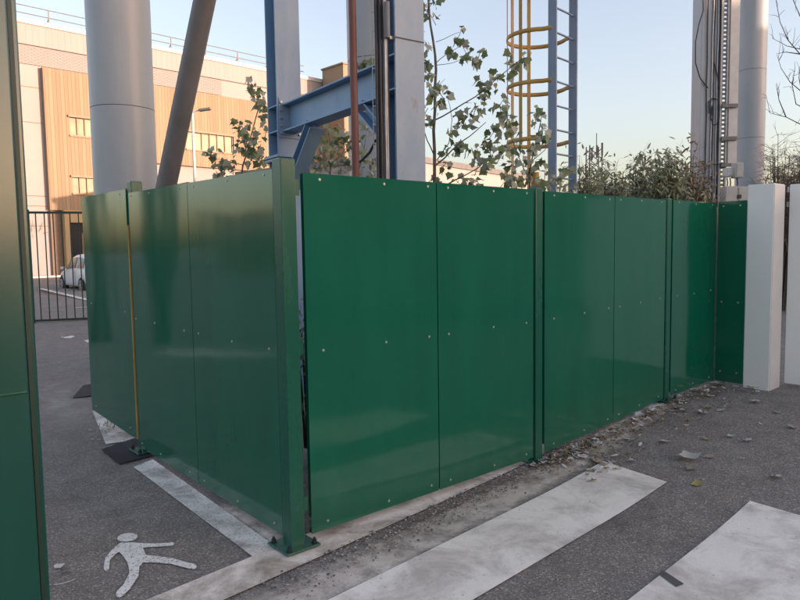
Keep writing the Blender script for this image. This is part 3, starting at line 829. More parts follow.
M['yframe'] = simple('yellow_portal_render', (.42, .32, .17), .7, 0, .05)
M['brownwall'] = simple('brown_wall_panel', (.20, .14, .10), .7, 0, .1)  # plain brown, for the lower wall panel, joints and shed roof
bld = empty('office_building', BP, 'sunlit pale building with orange timber cladding and roof railing beyond the car park', 'building')
def z_at(px, py): return fs_(px, py)[1]
ZR = z_at(50, 29); Z1 = z_at(50, 49); Z2 = z_at(50, 69.5); ZTB = z_at(60, 210.5)
S0 = -9.5; SE = fs_(318, 90)[0]; SEND = fs_(392, 100)[0]
sT0 = fs_(44.5, 140)[0]; sT1 = 62
print('bld', ZR, Z1, Z2, ZTB, 'sT0', sT0, 'SE', SE)
mb = MB(); fbox(mb, S0, SEND, 0, ZR, -18, 0); mb.build('wall', M['clad_flat'], bld)
mb = MB(); fbox(mb, S0 - .1, SEND + .1, Z1, ZR, .003, .14); mb.build('upper_cladding', M['clad_pink'], bld)
sM1 = fs_(221, 90)[0]
mb = MB(); fbox(mb, S0, sM1, Z2 + .1, Z1 - .06, .003, .08); mb.build('mesh_screen', M['mesh'], bld)
mb = MB(); fbox(mb, S0 - .15, SEND + .15, ZR, ZR + .28, -18.2, .22); mb.build('coping', M['coping'], bld)
# timber cladding as boards panel with real window openings: build strips around windows
s150 = fs_(152, 120)[0]; ZT2 = z_at(170, 165)
wins = []
def win(px0, px1, py0, py1, n):
    s0, za = fs_(px0, py0); s1, _ = fs_(px1, py0); _, zb_ = fs_(px0, py1); wins.append((s0, s1, zb_, za, n))
win(66.5, 99, 116, 137, 4); win(69.5, 101, 176, 195, 4); win(183, 231, 130.5, 150.5, 6)
def strips(s0, s1, z0, z1, ws, o0, o1):
    """rectangle minus openings"""
    mb = MB(); ws = sorted([w_ for w_ in ws if w_[0] >= s0 and w_[1] <= s1])
    cols = sorted(set([s0, s1] + [w_[0] for w_ in ws] + [w_[1] for w_ in ws]))
    for a, b in zip(cols[:-1], cols[1:]):
        hs = sorted([(w_[2], w_[3]) for w_ in ws if w_[0] <= a + 1e-6 and w_[1] >= b - 1e-6]); z = z0
        for lo, hi in hs: fbox(mb, a, b, z, lo, o0, o1); z = hi
        fbox(mb, a, b, z, z1, o0, o1)
    return mb
strips(sT0, s150, ZTB, Z2, wins[:2], .003, .34).build('timber_cladding', M['timber'], bld)
strips(s150, SEND, ZT2, Z2, wins[2:], .003, .34).build('timber_cladding', M['timber'], bld)
for s0, s1, z0, z1, n in wins:
    mb = MB()
    for k in range(n + 1):
        s = s0 + .06 + (s1 - s0 - .12) * k / n; fbox(mb, s - .035, s + .035, z0 + .06, z1 - .06, .01, .25)
    fbox(mb, s0, s1, z0, z0 + .1, .01, .42); fbox(mb, s0 - .05, s1 + .05, z1 - .1, z1 + .02, .01, .46)
    wf_ = mb.build('window', M['winframe'], bld)
    mb = MB(); fbox(mb, s0 + .05, s1 - .05, z0 + .05, z1 - .05, .006, .18); mb.build('pane', M['winglass'], wf_)
# lower floors on the left
sL = fs_(50.5, 240)[0]; sJ = fs_(62, 240)[0]; sJ2 = fs_(66.5, 240)[0]
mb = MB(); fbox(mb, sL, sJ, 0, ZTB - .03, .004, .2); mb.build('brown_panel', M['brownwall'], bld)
mb = MB(); fbox(mb, sJ, sJ2, 0, ZTB + .0, .004, .7); fbox(mb, sJ2, s150, ZTB - .75, ZTB - .003, .004, .7); mb.build('entrance_frame', M['yframe'], bld)
mb = MB(); fbox(mb, sJ2 + .02, s150, 0, ZTB - .78, .004, .02); mb.build('entrance_glass', M['darkglass'], bld)
mb = MB()
for k in range(7): fbox(MB(), sJ2 + .9 + k * .9, sJ2 + 1.35 + k * .9, 0, z_at(70, 233), .024, .09).build('door_panel', M['timber'], bld)
# joints in the pale left pier
for y in (88, 123, 196, 206, 226): 
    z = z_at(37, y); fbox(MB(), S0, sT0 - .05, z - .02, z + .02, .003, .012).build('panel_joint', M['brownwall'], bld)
mb = MB(); fbox(mb, S0, s150, 0, .22, .75, 1.8); mb.build('plinth', M['coping'], bld)
# taller timber block further right
sB_ = fs_(319.5, 72)[0]; zB_ = fs_(319.5, 71.5)[1]
mb = MB(); fbox(mb, sB_, SEND + .4, ZT2, zB_, .36, 3.0); mb.build('timber_volume', M['timber'], bld)
mb = MB(); fbox(mb, sB_ - .1, SEND + .5, zB_, zB_ + .12, .3, 3.1); mb.build('block_coping', M['winframe'], bld)
# roof railing
ZRT = ZR + .28
mb = MB()
for h in (.95, .5):
    mb.tube([fp(S0, ZRT + h, -.5), fp(SE - 1, ZRT + h, -.5)], .03, 5)
s = S0
while s < SE - 1:
    mb.box(fp(s, ZRT + .48, -.5), BU * .03, BN * .03, Z * .49); mb.tube([fp(s, ZRT + .5, -.5), fp(s, ZRT + .02, -1.4)], .025, 5); s += 2.6
mb.build('roof_railing', M['strut'], bld)

# street lamp in the car park
lq = at(193.5, 185, 30); lt = at(192.3, 113.5, 30)
sl = empty('street_lamp', V((lt.x, 30, 0)), 'white street lamp with a flat grey head beside the leaning strut', 'street lamp')
MB().tube([V((lt.x, 30, 0)), lt], [.09, .055], 12).build('pole', M['lampwhite'], sl)
MB().tube([lt, at(198, 110.5, 30), at(203, 109, 30)], .035, 8).build('arm', M['lampwhite'], sl)
hq = at(205, 109.5, 30); MB().box(hq, (.26, 0, .03), (0, .12, 0), (0, 0, .05)).build('lamp_head', M['strut'], sl, bevel=.02)

# distant low pale building seen between the leaves
q0, q1 = at(405, 160.5, 34), at(520, 178, 44)
d = q1 - q0; d.z = 0; dl_ = d.length; d.normalize(); nn_ = V((d.y, -d.x, 0)); hh = (q0.z + q1.z) / 2
far_b = empty('distant_warehouse', V((q0.x, q0.y, 0)), 'low pale warehouse seen far off between the young tree leaves', 'building')
c = V((q0.x, q0.y, 0)) + d * dl_ * .55
MB().box(c + Z * hh / 2 - nn_ * 6, d * dl_ * .6, nn_ * 6, Z * hh / 2).build('wall', M['clad_flat'], far_b)
MB().box(c + Z * (hh + .15) - nn_ * 6, d * (dl_ * .6 + .15), nn_ * 6.15, Z * .15).build('roof_edge', M['strut'], far_b)
# lattice mast
mq = at(594, 190, 60); mt = at(594, 146, 60)
lm = MB(); r = .55
for i, j in ((-1, -1), (1, -1), (1, 1), (-1, 1)): lm.tube([V((mq.x + i * r, 60 + j * r, 0)), V((mq.x + i * r, 60 + j * r, mt.z))], .06, 5)
k = 0; z = 1.0
while z < mt.z - 1:
    for i in (-1, 1): lm.tube([V((mq.x - r, 60 + i * r, z)), V((mq.x + r, 60 + i * r, z + 1))], .035, 4); lm.tube([V((mq.x + r, 60 + i * r, z)), V((mq.x - r, 60 + i * r, z + 1))], .035, 4)
    z += 1
for i in (-1, 0, 1): lm.box(V((mq.x + i * .45, 59.2, mt.z - .6 + i * .2)), (.07, 0, 0), (0, .06, 0), (0, 0, .55))
lm.tube([V((mq.x + .2, 60, mt.z - 1)), V((mq.x + .2, 60, mt.z + 1.1))], .04, 5)
tag(lm.build('lattice_mast', M['cable']), 'small grey lattice aerial mast on the horizon right of the ladder', 'mast')

# buildings outside the picture: they shade the yard and are mirrored in the fence
rb = empty('shading_building', (30, 0, 0), 'tall pale office block east of the yard seen mirrored in the fence', 'building')
MB().abox(30, 42, -16, 14, 0, 7.4).build('wall', M['clad_flat'], rb)
MB().abox(29.7, 42.2, -16.2, 14.2, 7.4, 7.7).build('coping', M['coping'], rb)
for zf in (4.6,):
    for k in range(5):
        y = -14.5 + k * 5.4
        wq = MB().abox(29.93, 29.998, y, y + 2.6, zf, zf + 1.5).build('window', M['winframe'], rb)
        MB().abox(29.90, 29.925, y + .1, y + 2.5, zf + .1, zf + 1.4).build('pane', M['darkglass'], wq)
wl = empty('boundary_wall', (13, 0, 0), 'low pale rendered boundary wall east of the crossing', 'wall')
MB().abox(13, 13.25, -12, 14, 0, 2.3).build('wall_body', M['clad_flat'], wl)
MB().abox(12.95, 13.3, -12, 14, 2.302, 2.38).build('coping', M['coping'], wl)
M['shedwall'] = simple('grey_shed_wall', (.10, .09, .105), .8)
lb = empty('low_shed', (-48, 10, 0), 'long low pale shed west of the yard', 'building')
MB().abox(-60, -48, -30, 26, 0, 4.2).build('wall', M['shedwall'], lb)
MB().abox(-60.3, -47.6, -30.3, 26.3, 4.2, 4.5).build('roof', M['brownwall'], lb)

# ------------------------------------------------------------------ parked car
def make_car(loc, rot):
    m_body = simple('white_car_paint', (.66, .67, .70), .25, 0, .03, 1)
    m_tyre = simple('tyre_rubber', (.02, .02, .022), .8); m_rim = simple('alloy_rim', (.40, .41, .43), .3, .8)
    m_gl = M['darkglass']
    car = empty('parked_car', (0, 0, 0), 'small white hatchback parked behind the barred gate', 'car')
    # x forward; sections: x, halfwidth low, z low, belt z, roof z, roof halfwidth
    secs = [(-1.78, .62, .38, .78, .84, .50), (-1.72, .74, .24, .88, 1.12, .56), (-1.50, .80, .20, .92, 1.40, .58), (-.9, .83, .18, .93, 1.50, .60),
            (-.2, .83, .18, .92, 1.52, .61), (.35, .83, .18, .90, 1.44, .59), (.75, .82, .18, .89, 1.18, .58), (1.12, .80, .19, .86, .93, .60), (1.55, .76, .22, .76, .80, .58), (1.80, .64, .30, .62, .66, .48)]
    def ring(s):
        x, w_, zl, zb__, zr, rw = s
        return [(x, -w_ * .85, zl), (x, -w_, zl + .12), (x, -w_ * 1.01, (zl + zb__) / 2), (x, -w_ * .985, zb__), (x, -rw * 1.05, zr - .06), (x, -rw * .85, zr),
                (x, rw * .85, zr), (x, rw * 1.05, zr - .06), (x, w_ * .985, zb__), (x, w_ * 1.01, (zl + zb__) / 2), (x, w_, zl + .12), (x, w_ * .85, zl)]
    mb = MB(); vs = []; [vs.extend(ring(s)) for s in secs]; n = 12
    fs = [(i * n + k, i * n + (k + 1) % n, (i + 1) * n + (k + 1) % n, (i + 1) * n + k) for i in range(len(secs) - 1) for k in range(n)]
    fs += [tuple(range(n - 1, -1, -1)), tuple(range((len(secs) - 1) * n, len(secs) * n))]
    mb.add(vs, fs, True)
    body = mb.build('body', m_body, car)
    sb = body.modifiers.new('sub', 'SUBSURF'); sb.levels = 1; sb.render_levels = 2
    for sg in (-1, 1):
        def sp(x, t):   # point on the glasshouse side
            for a, b in zip(secs[:-1], secs[1:]):
                if a[0] <= x <= b[0]:
                    u = (x - a[0]) / (b[0] - a[0]); q = [a[i] + (b[i] - a[i]) * u for i in range(6)]
                    break
            w0_, z0_ = q[1] * .985, q[3]; w1_, z1_ = q[5] * 1.05, q[4] - .06
            return V((x, sg * (w0_ + (w1_ - w0_) * t + .004), z0_ + (z1_ - z0_) * t))
        for xs in ((-1.35, -.62), (-.55, .18), (.24, .62)):
            x0, x1 = xs; mbw = MB(); pts = [sp(x0, .08), sp(x1, .08), sp(min(x1, x1), .86), sp(x0 + .08, .86)]
            mbw.prism(pts, V((0, sg * .012, 0))); mbw.build('side_window', m_gl, car)
        for x in (-1.18, 1.14):
            c = V((x, sg * .74, .30))
            MB().tube([c - V((0, sg * .02, 0)), c + V((0, sg * .062, 0))], .36, 28).build('wheel_arch', M['dark'], car)
            wh = MB().tube([c - V((0, sg * .10, 0)), c + V((0, sg * .085, 0)), c + V((0, sg * .10, 0))], [.30, .30, .275], 32).build('wheel', m_tyre, car)
            rm = MB().tube([c + V((0, sg * .098, 0)), c + V((0, sg * .108, 0))], [.20, .19], 24)
            rim = rm.build('rim', m_rim, wh)
            hs = MB()
            for k in range(5):
                a = 2 * math.pi * (k + .5) / 5; q = c + V((math.cos(a) * .125, sg * .108, math.sin(a) * .125)); hs.tube([q, q + V((0, sg * .003, 0))], .042, 10)
            hs.build('rim_openings', M['dark'], wh)
        MB().box((1.70, sg * .55, .68), (.10, 0, 0), (0, .11, 0), (0, 0, .06)).build('headlight', M['galv'], car, bevel=.02)
        MB().box((-1.70, sg * .62, .92), (.06, 0, 0), (0, .07, 0), (0, 0, .17)).build('tail_light', M['rust'], car, bevel=.02)
        MB().box((.55, sg * .92, .95), (.07, 0, 0), (0, .08, 0), (0, 0, .055)).build('mirror', m_body, car, bevel=.02)
        for x in (-.60, .62, ):
            MB().box((x, sg * .842, .62), (.004, 0, 0), (0, .004, 0), (0, 0, .28)).build('door_gap', M['dark'], car)
        MB().box((-.45, sg * .85, .80), (.08, 0, 0), (0, .012, 0), (0, 0, .014)).build('door_handle', m_body, car)
    mb = MB(); mb.prism([(.47, -.52, 1.40), (.47, .52, 1.40), (1.05, .62, .97), (1.05, -.62, .97)], (.012, 0, .012)); mb.build('windscreen', m_gl, car)
    mb = MB(); mb.prism([(-1.60, -.48, 1.32), (-1.60, .48, 1.32), (-1.77, .55, .98), (-1.77, -.55, .98)], (-.014, 0, .01)); mb.build('rear_window', m_gl, car)
    car.location = loc; car.rotation_euler = (0, 0, rot)
    return car
w1 = onz(82, 293.5); dirc = V((-.68, .733, 0)).normalized()
# rear wheel on the visible side (camera/left side) stands at w1
ang = math.atan2(dirc.y, dirc.x)
side = V((-dirc.y, dirc.x, 0))          # car's +y side
base = w1 + dirc * 1.18 - side * .80
make_car(V((base.x, base.y, 0)), ang)
w1p = base + dirc * 1.14 + side * .8
print('car front wheel px', proj(w1p), 'rear', proj(w1))
# ------------------------------------------------------------------ foliage
def m_leaf(name, top, top2, under, trans=.25):
    m, nt, b = mat(name)
    oi = N(nt, 'ShaderNodeNewGeometry')
    c = ramp(nt, oi.outputs['Random Per Island'], [(0, top), (.6, tuple((a + b_) / 2 for a, b_ in zip(top, top2))), (1, top2)])
    c = mixc(nt, oi.outputs['Backfacing'], c, under)
    L(nt, c, b.inputs['Base Color']); b.inputs['Roughness'].default_value = .5
    tr = N(nt, 'ShaderNodeBsdfTranslucent'); L(nt, c, tr.inputs['Color'])
    mx = N(nt, 'ShaderNodeMixShader'); mx.inputs[0].default_value = trans
    out = [n for n in nt.nodes if n.type == 'OUTPUT_MATERIAL'][0]
    L(nt, b.outputs[0], mx.inputs[1]); L(nt, tr.outputs[0], mx.inputs[2]); L(nt, mx.outputs[0], out.inputs['Surface'])
    return m
M['leaf'] = m_leaf('poplar_leaf', (.095, .155, .06), (.31, .35, .15), (.42, .44, .34))
M['leaf_shrub'] = m_leaf('shrub_leaf', (.15, .20, .09), (.34, .36, .20), (.34, .34, .24))
M['leaf_brown'] = m_leaf('dry_shrub_leaf', (.22, .17, .11), (.40, .33, .21), (.34, .28, .2))
M['weed'] = m_leaf('weed_leaf', (.07, .13, .03), (.14, .20, .05), (.12, .17, .06))
M['dry_leaf'] = m_leaf('fallen_leaf', (.50, .45, .38), (.62, .57, .49), (.55, .52, .47), .1)
M['litter'] = m_leaf('leaf_litter', (.14, .085, .045), (.36, .27, .18), (.34, .28, .22), .1)
M['brown_litter'] = m_leaf('brown_leaf_litter', (.10, .06, .035), (.20, .13, .075), (.18, .12, .075), .1)
M['pale_litter'] = m_leaf('pale_litter', (.45, .42, .37), (.68, .66, .62), (.6, .58, .55), .05)
M['yellow_leaf'] = m_leaf('yellow_leaf', (.35, .28, .06), (.45, .33, .08), (.4, .33, .12), .1)
M['bark'] = simple('grey_bark', (.13, .105, .085), .85, 0, .3, 20, .5, 60)
M['twig'] = simple('brown_twig', (.085, .062, .048), .85, 0, .3, 20)
M['twig_warm'] = simple('pale_twig', (.20, .15, .12), .85, 0, .3, 20)
R = random.Random(11)
_h = [(.10, .07), (.30, .0), (.37, .10), (.36, .20), (.53, .30), (.52, .42), (.38, .47), (.37, .60), (.22, .66), (.13, .84)]
LEAF = [(0, .04)] + _h + [(0, 1.02)] + [(-x, y) for x, y in reversed(_h)]
LANCE = [(0, 0), (.14, .3), (.12, .65), (0, 1), (-.12, .65), (-.14, .3)]
def leaf(mb, p, size, down=.8, shape=LEAF, rnd=R, curl=.18, mi=0):
    d = V((rnd.gauss(0, 1), rnd.gauss(0, 1), rnd.gauss(0, 1) - down * 1.6)).normalized()
    a = V((rnd.gauss(0, 1), rnd.gauss(0, 1), rnd.gauss(0, .5))); a = (a - d * a.dot(d)).normalized(); n = d.cross(a)
    vs = [p + d * (y * size) + a * (x * size) + n * (abs(x) * curl - y * y * curl * .6) * size for x, y in shape]
    vs.append(p + d * (.45 * size)); k = len(shape)
    mb.add(vs, [(i, (i + 1) % k, k) for i in range(k)], True, mi)
def clusters(cl, Y, spread, size, rnd, mb, tw, root=None, n_mul=1.0):
    for px, py, rad, n in cl:
        c = at(px, py, Y + rnd.uniform(-spread, spread)); r = rad / F * Y
        if tw is not None:
            e = c + V((rnd.uniform(-r, r), rnd.uniform(-r, r), rnd.uniform(-r, r) * .5))
            tw.tube([c - V((rnd.uniform(-1, 1) * r, rnd.uniform(-.2, .2), r * 1.1)), c, e + Z * r * .4], [.004, .003, .0015], 4, False)
        for _ in range(int(n * 1.4 + .5)):
            q = c + V((rnd.gauss(0, .55) * r, rnd.gauss(0, .8) * r, rnd.gauss(0, .55) * r))
            leaf(mb, q, size * rnd.uniform(.55, 1.25), rnd=rnd)
def sapling(Y, stems, cl, label, size=.085, spread=.35, seed=1, name='young_tree', group=None):
    rnd = random.Random(seed)
    root = at(stems[0][0][0][0], stems[0][0][0][1], Y)
    th = empty(name, V((root.x, root.y, 0)), label, 'tree', group)
    tb = MB()
    for pts, r0, r1 in stems:
        ps = []; dy = rnd.uniform(-spread, spread) * .6 if len(ps) == 0 and pts is not stems[0][0] else 0
        for i, (x, y) in enumerate(pts):
            ps.append(at(x, y, Y + dy * i / max(1, len(pts) - 1)))
        if pts is stems[0][0]: ps = [V((ps[0].x, ps[0].y, 0))] + ps
        # refine
        q = [ps[0]]
        for a, b in zip(ps[:-1], ps[1:]):
            q.append((a + b) / 2 + V((rnd.uniform(-1, 1), rnd.uniform(-1, 1), rnd.uniform(-1, 1))) * (b - a).length * .03); q.append(b)
        rs = [r0 + (r1 - r0) * i / (len(q) - 1) for i in range(len(q))]
        tb.tube(q, rs, 7, False)
    lb_ = MB(); clusters(cl, Y, spread * .6, size, rnd, lb_, tb)
    tb.build('trunk', M['bark'], th); lb_.build('foliage', M['leaf'], th)
    return th
sapling(6.3, [([(434, 200), (434.5, 150), (435, 110), (436, 70), (433, 40), (429, 10), (427, -20)], .018, .008),
    ([(435, 120), (450, 112), (475, 97), (500, 76), (520, 60)], .007, .003),
    ([(436, 165), (452, 150), (470, 136), (486, 122)], .008, .003),
    ([(437, 160), (449, 143), (452, 120), (447, 95)], .005, .002),
    ([(436, 63), (447, 54), (462, 45)], .004, .002), ([(437, 65), (452, 63), (470, 58)], .003, .0015), ([(436, 42), (450, 36), (460, 32)], .003, .0015),
    ([(434, 155), (427, 140), (421, 120), (428, 108)], .006, .003),
    ([(436, 190), (455, 180), (478, 168), (492, 155)], .008, .003)],
    [(424, 8, 8, 9), (430, 14, 7, 7), (433, 2, 6, 5), (422, 33, 6, 4), (427, 45, 5, 4), (424, 62, 7, 5), (427, 75, 8, 7), (436, 88, 9, 9), (437, 104, 8, 8), (430, 120, 7, 6), (447, 92, 6, 5),
     (460, 34, 7, 8), (452, 50, 4, 4), (466, 53, 8, 9), (476, 60, 6, 7), (480, 52, 4, 3), (463, 122, 8, 5),
     (478, 82, 5, 4), (488, 88, 8, 10), (502, 76, 7, 9), (514, 68, 6, 7), (524, 58, 6, 7), (512, 55, 3, 2), (484, 98, 5, 5), (475, 110, 9, 13), (462, 115, 7, 8), (452, 130, 5, 5), (447, 150, 5, 5), (457, 145, 7, 8), (466, 150, 5, 4),
     (500, 105, 8, 9), (505, 118, 9, 12), (495, 130, 8, 10), (512, 128, 6, 6), (490, 145, 9, 11), (505, 150, 9, 12), (478, 150, 7, 6), (490, 160, 9, 10), (478, 165, 8, 6), (444, 165, 8, 6), (456, 180, 9, 8), (468, 180, 8, 8), (432, 178, 6, 5), (478, 185, 8, 7), (440, 185, 5, 4)],
    'slender young tree with pale backed leaves between the blue column and the ladder', .074, .35, 3)
sapling(7.0, [([(528, 200), (530, 175), (534, 150), (540, 125), (543, 108)], .012, .003), ([(530, 180), (520, 160), (512, 140)], .006, .003), ([(533, 160), (545, 150), (551, 138)], .005, .002)],
    [(540, 112, 5, 6), (536, 120, 6, 5), (544, 128, 6, 6), (546, 138, 5, 6), (538, 140, 6, 10), (532, 150, 7, 7), (520, 138, 6, 5), (515, 150, 7, 8), (524, 160, 8, 8), (540, 160, 7, 7), (512, 165, 7, 9), (533, 170, 7, 7), (545, 172, 7, 6), (508, 178, 8, 10), (520, 182, 8, 9), (550, 183, 8, 8), (540, 185, 8, 8), (562, 178, 7, 10), (564, 168, 5, 7), (570, 186, 6, 8)],
    'leafy young shoots climbing at the foot of the caged ladder', .075, .3, 5)
sapling(7.6, [([(238, 195), (243, 165), (250, 140), (258, 110), (252, 85), (248, 76)], .012, .003), ([(243, 165), (225, 160), (214, 158)], .005, .002), ([(246, 150), (240, 132), (238, 124)], .004, .002)],
    [(249, 78, 5, 5), (253, 88, 6, 7), (259, 94, 6, 7), (257, 102, 5, 5), (263, 106, 5, 5), (265, 113, 5, 4), (240, 122, 5, 3), (238, 128, 5, 5), (247, 131, 7, 9), (244, 140, 7, 9), (254, 138, 7, 9), (260, 147, 8, 10), (243, 150, 8, 11), (250, 158, 8, 11), (262, 160, 8, 10), (208, 152, 4, 4), (214, 156, 6, 7), (221, 164, 7, 9), (232, 163, 6, 8), (216, 172, 6, 6), (232, 172, 6, 6), (266, 130, 5, 5)],
    'young tree with grey green leaves left of the far blue column', .08, .35, 8)
sapling(7.9, [([(331, 210), (330, 175), (331, 150), (328, 130)], .013, .003), ([(331, 165), (345, 150), (352, 140)], .005, .002), ([(331, 175), (318, 160), (312, 150)], .005, .002), ([(345, 200), (355, 180), (362, 160), (366, 135)], .007, .003)],
    [(331, 128, 5, 4), (343, 132, 7, 8), (347, 142, 8, 12), (338, 138, 6, 7), (326, 142, 7, 8), (334, 150, 7, 8), (322, 152, 7, 7), (312, 158, 6, 8), (320, 165, 7, 8), (330, 162, 6, 6), (343, 160, 7, 8), (309, 168, 6, 6), (340, 172, 8, 8), (360, 140, 5, 4), (366, 128, 6, 6), (362, 152, 7, 6), (370, 162, 7, 7), (358, 170, 8, 8), (372, 175, 7, 7), (318, 176, 7, 7), (365, 60, 5, 6), (371, 62, 5, 6), (361, 65, 3, 3)],
    'young tree growing under the blue beam between the columns', .085, .35, 9)

# shrubs behind the fence
def shrub(px, Y, ytop, wpx, nst, nlf, label, seed, mleaf='leaf_shrub', lsize=.125, mtw='twig', twigs=0, ybot=215):
    rnd = random.Random(seed)
    c = at(px, 190, Y); zt_ = at(px, ytop, Y).z; hw = wpx / F * Y / 2
    th = empty('shrub', V((c.x, Y, .1)), label, 'shrub', 'shrubs behind the fence')
    tb = MB(); lb_ = MB()
    for i in range(nst):
        a = rnd.uniform(0, 6.283); rr = hw * math.sqrt(rnd.uniform(.02, 1)); h = zt_ * (1 - .42 * (rr / hw) ** 1.5) * rnd.uniform(.72, 1.03)
        b0_ = V((c.x + math.cos(a) * rr * .35, Y + math.sin(a) * rr * .3, .1))
        tip = V((c.x + math.cos(a) * rr, Y + math.sin(a) * rr * .9, h)); mid = (b0_ + tip) / 2 + V((-math.cos(a), -math.sin(a), 0)) * rr * .12 + Z * h * .08
        droop = tip + V((math.cos(a) * .22, math.sin(a) * .22, -.10))
        pts = [b0_, mid, tip * .8 + mid * .2 + Z * .05, tip, droop]
        tb.tube(pts, [.012, .009, .006, .004, .002], 5, False)
        for k in range(twigs):
            t = rnd.uniform(.45, 1); p = mid.lerp(tip, t); d_ = V((rnd.gauss(0, 1), rnd.gauss(0, 1), rnd.uniform(-.1, 1.2))).normalized() * rnd.uniform(.15, .45)
            q = p + d_ * .5 + V((rnd.gauss(0, .03), 0, rnd.gauss(0, .03))); tb.tube([p, q, p + d_ + V((0, 0, -.03))], [.004, .003, .0015], 4, False)
            for kk in range(3):
                d2 = d_ * .5 + V((rnd.gauss(0, .1), rnd.gauss(0, .1), rnd.gauss(0, .1))); tb.tube([q, q + d2], [.002, .001], 3, False)
        for k in range(nlf):
            t = rnd.uniform(.15, 1.0) ** .7
            p = (mid.lerp(tip, t) if rnd.random() < .85 else tip.lerp(droop, rnd.random()))
            p = p + V((rnd.gauss(0, .10), rnd.gauss(0, .10), rnd.gauss(0, .09)))
            leaf(lb_, p, lsize * rnd.uniform(.6, 1.3), .5, LANCE, rnd, .1)
    tb.build('stems', M[mtw], th); 
    if lb_.f: lb_.build('foliage', M[mleaf], th)
shrub(583, 11.5, 150, 36, 50, 50, 'dark tangled shrub directly right of the ladder', 21, twigs=3)
shrub(613, 12.0, 136, 40, 50, 50, 'arching shrub with drooping tips, second right of the ladder', 22, twigs=2)
shrub(640, 12.4, 146, 40, 60, 50, 'lower dense shrub between the two arching ones', 23, twigs=2)
shrub(666, 11.8, 124, 44, 60, 50, 'tallest arching shrub just left of the square column', 24, twigs=2)
shrub(690, 12.6, 136, 36, 60, 46, 'thin brownish shrub touching the square column', 25, 'leaf_brown', twigs=4)
shrub(600, 13.5, 156, 70, 90, 46, 'low shrub filling the gap below the lattice mast', 26, twigs=2)
shrub(652, 13.8, 160, 90, 130, 46, 'wide low shrub at the back of the hedge', 27, 'leaf_brown', twigs=3)
shrub(780, 13.5, 128, 44, 90, 6, 'brown twiggy shrub behind the white gate pillar', 28, 'leaf_brown', .06, 'twig_warm', 9)
shrub(803, 13.2, 124, 40, 90, 6, 'brown twiggy shrub at the right edge of the picture', 29, 'leaf_brown', .06, 'twig_warm', 9)
shrub(556, 10.5, 178, 40, 40, 50, 'low leafy shrub behind the fence at the ladder foot', 30, twigs=1)
shrub(455, 9.5, 183, 60, 40, 40, 'low leafy shrub behind the fence below the young tree', 31, twigs=1)

shrub(303, 4.75, 296, 90, 16, 34, 'low weedy bush glimpsed through the gaps beside the corner post', 35, lsize=.07, twigs=1)
shrub(480, 6.0, 300, 190, 26, 34, 'low bush close behind the front fence panels', 36, lsize=.07, twigs=1)
# bare trees
def bare(root, h, seed, label, r0=.06, lean=(0, 0, 0), depth=5, name='bare_tree', mtw='twig_warm', spread=.6, minr=.0022, len0=.33):
    rnd = random.Random(seed); mb = MB()
    th = empty(name, root, label, 'tree')
    def grow(p, d, ln, r, lev):
        pts = [p]; rs = [r]; q = p; dd = d
        nseg = 4
        for i in range(nseg):
            dd = (dd + V((rnd.gauss(0, .10), rnd.gauss(0, .10), rnd.gauss(0, .06) + .05))).normalized(); q = q + dd * ln / nseg
            pts.append(q); rs.append(max(minr * .6, r * (1 - .4 * (i + 1) / nseg)))
            if lev > 0 and i >= 1:
                for _ in range(2 if lev < depth - 1 and rnd.random() < .6 else 1):
                    ax = V((rnd.gauss(0, 1), rnd.gauss(0, 1), rnd.gauss(0, .5))).normalized()
                    nd = (dd + ax * spread).normalized()
                    grow(q, nd, ln * rnd.uniform(.5, .75), max(minr, r * .55), lev - 1)
        mb.tube(pts, rs, 6 if r > .01 else 4, False)
        if lev > 0: grow(q, dd, ln * .75, max(minr, r * .6), lev - 1)
    d0 = (V((0, 0, 1)) + V(lean)).normalized()
    grow(V(root), d0, h * len0, r0, depth)
    mb.build('branches', M[mtw], th)
th = empty('overhanging_branch', at(812, 90, 9).xy.to_3d(), 'thin bare twigs curving in at the top right corner', 'branch')
mb = MB(); rn = random.Random(5)
for pts in ([(815, 75), (800, 54), (788, 40), (780, 22), (776, 0), (777, -20)], [(815, 52), (800, 49), (787, 46), (772, 38)], [(815, 105), (802, 92), (790, 82), (781, 68), (777, 55)], [(812, 28), (800, 16), (794, 2), (792, -10)],
            [(815, 128), (800, 124), (786, 117), (770, 113), (766, 95)], [(812, 112), (796, 104), (792, 84), (795, 70)], [(786, 117), (779, 100), (776, 84)], [(800, 54), (786, 52), (776, 54)], [(802, 92), (799, 78), (800, 66)]):
    ps = [at(x, y, 9 + .08 * i) for i, (x, y) in enumerate(pts)]; mb.tube(ps, [.008 - .0058 * i / (len(ps) - 1) for i in range(len(ps))], 5, False)
    for p_, q_ in zip(ps[1:], ps[2:]):
        for _ in range(3):
            b = p_.lerp(q_, rn.random()); e = b + V((rn.gauss(-.03, .08), rn.gauss(0, .06), rn.gauss(.09, .07))); mb.tube([b, (b + e) / 2 + V((.01, 0, .01)), e], [.003, .0024, .0014], 4, False)
mb.build('twigs', M['twig'], th)
q = onz(33, 279)
bare(V((q.x, q.y, 0)), 5.0, 47, 'small leafless tree against the pale wall behind the barred gate', .04, (.02, 0, 0), 4, len0=.30)

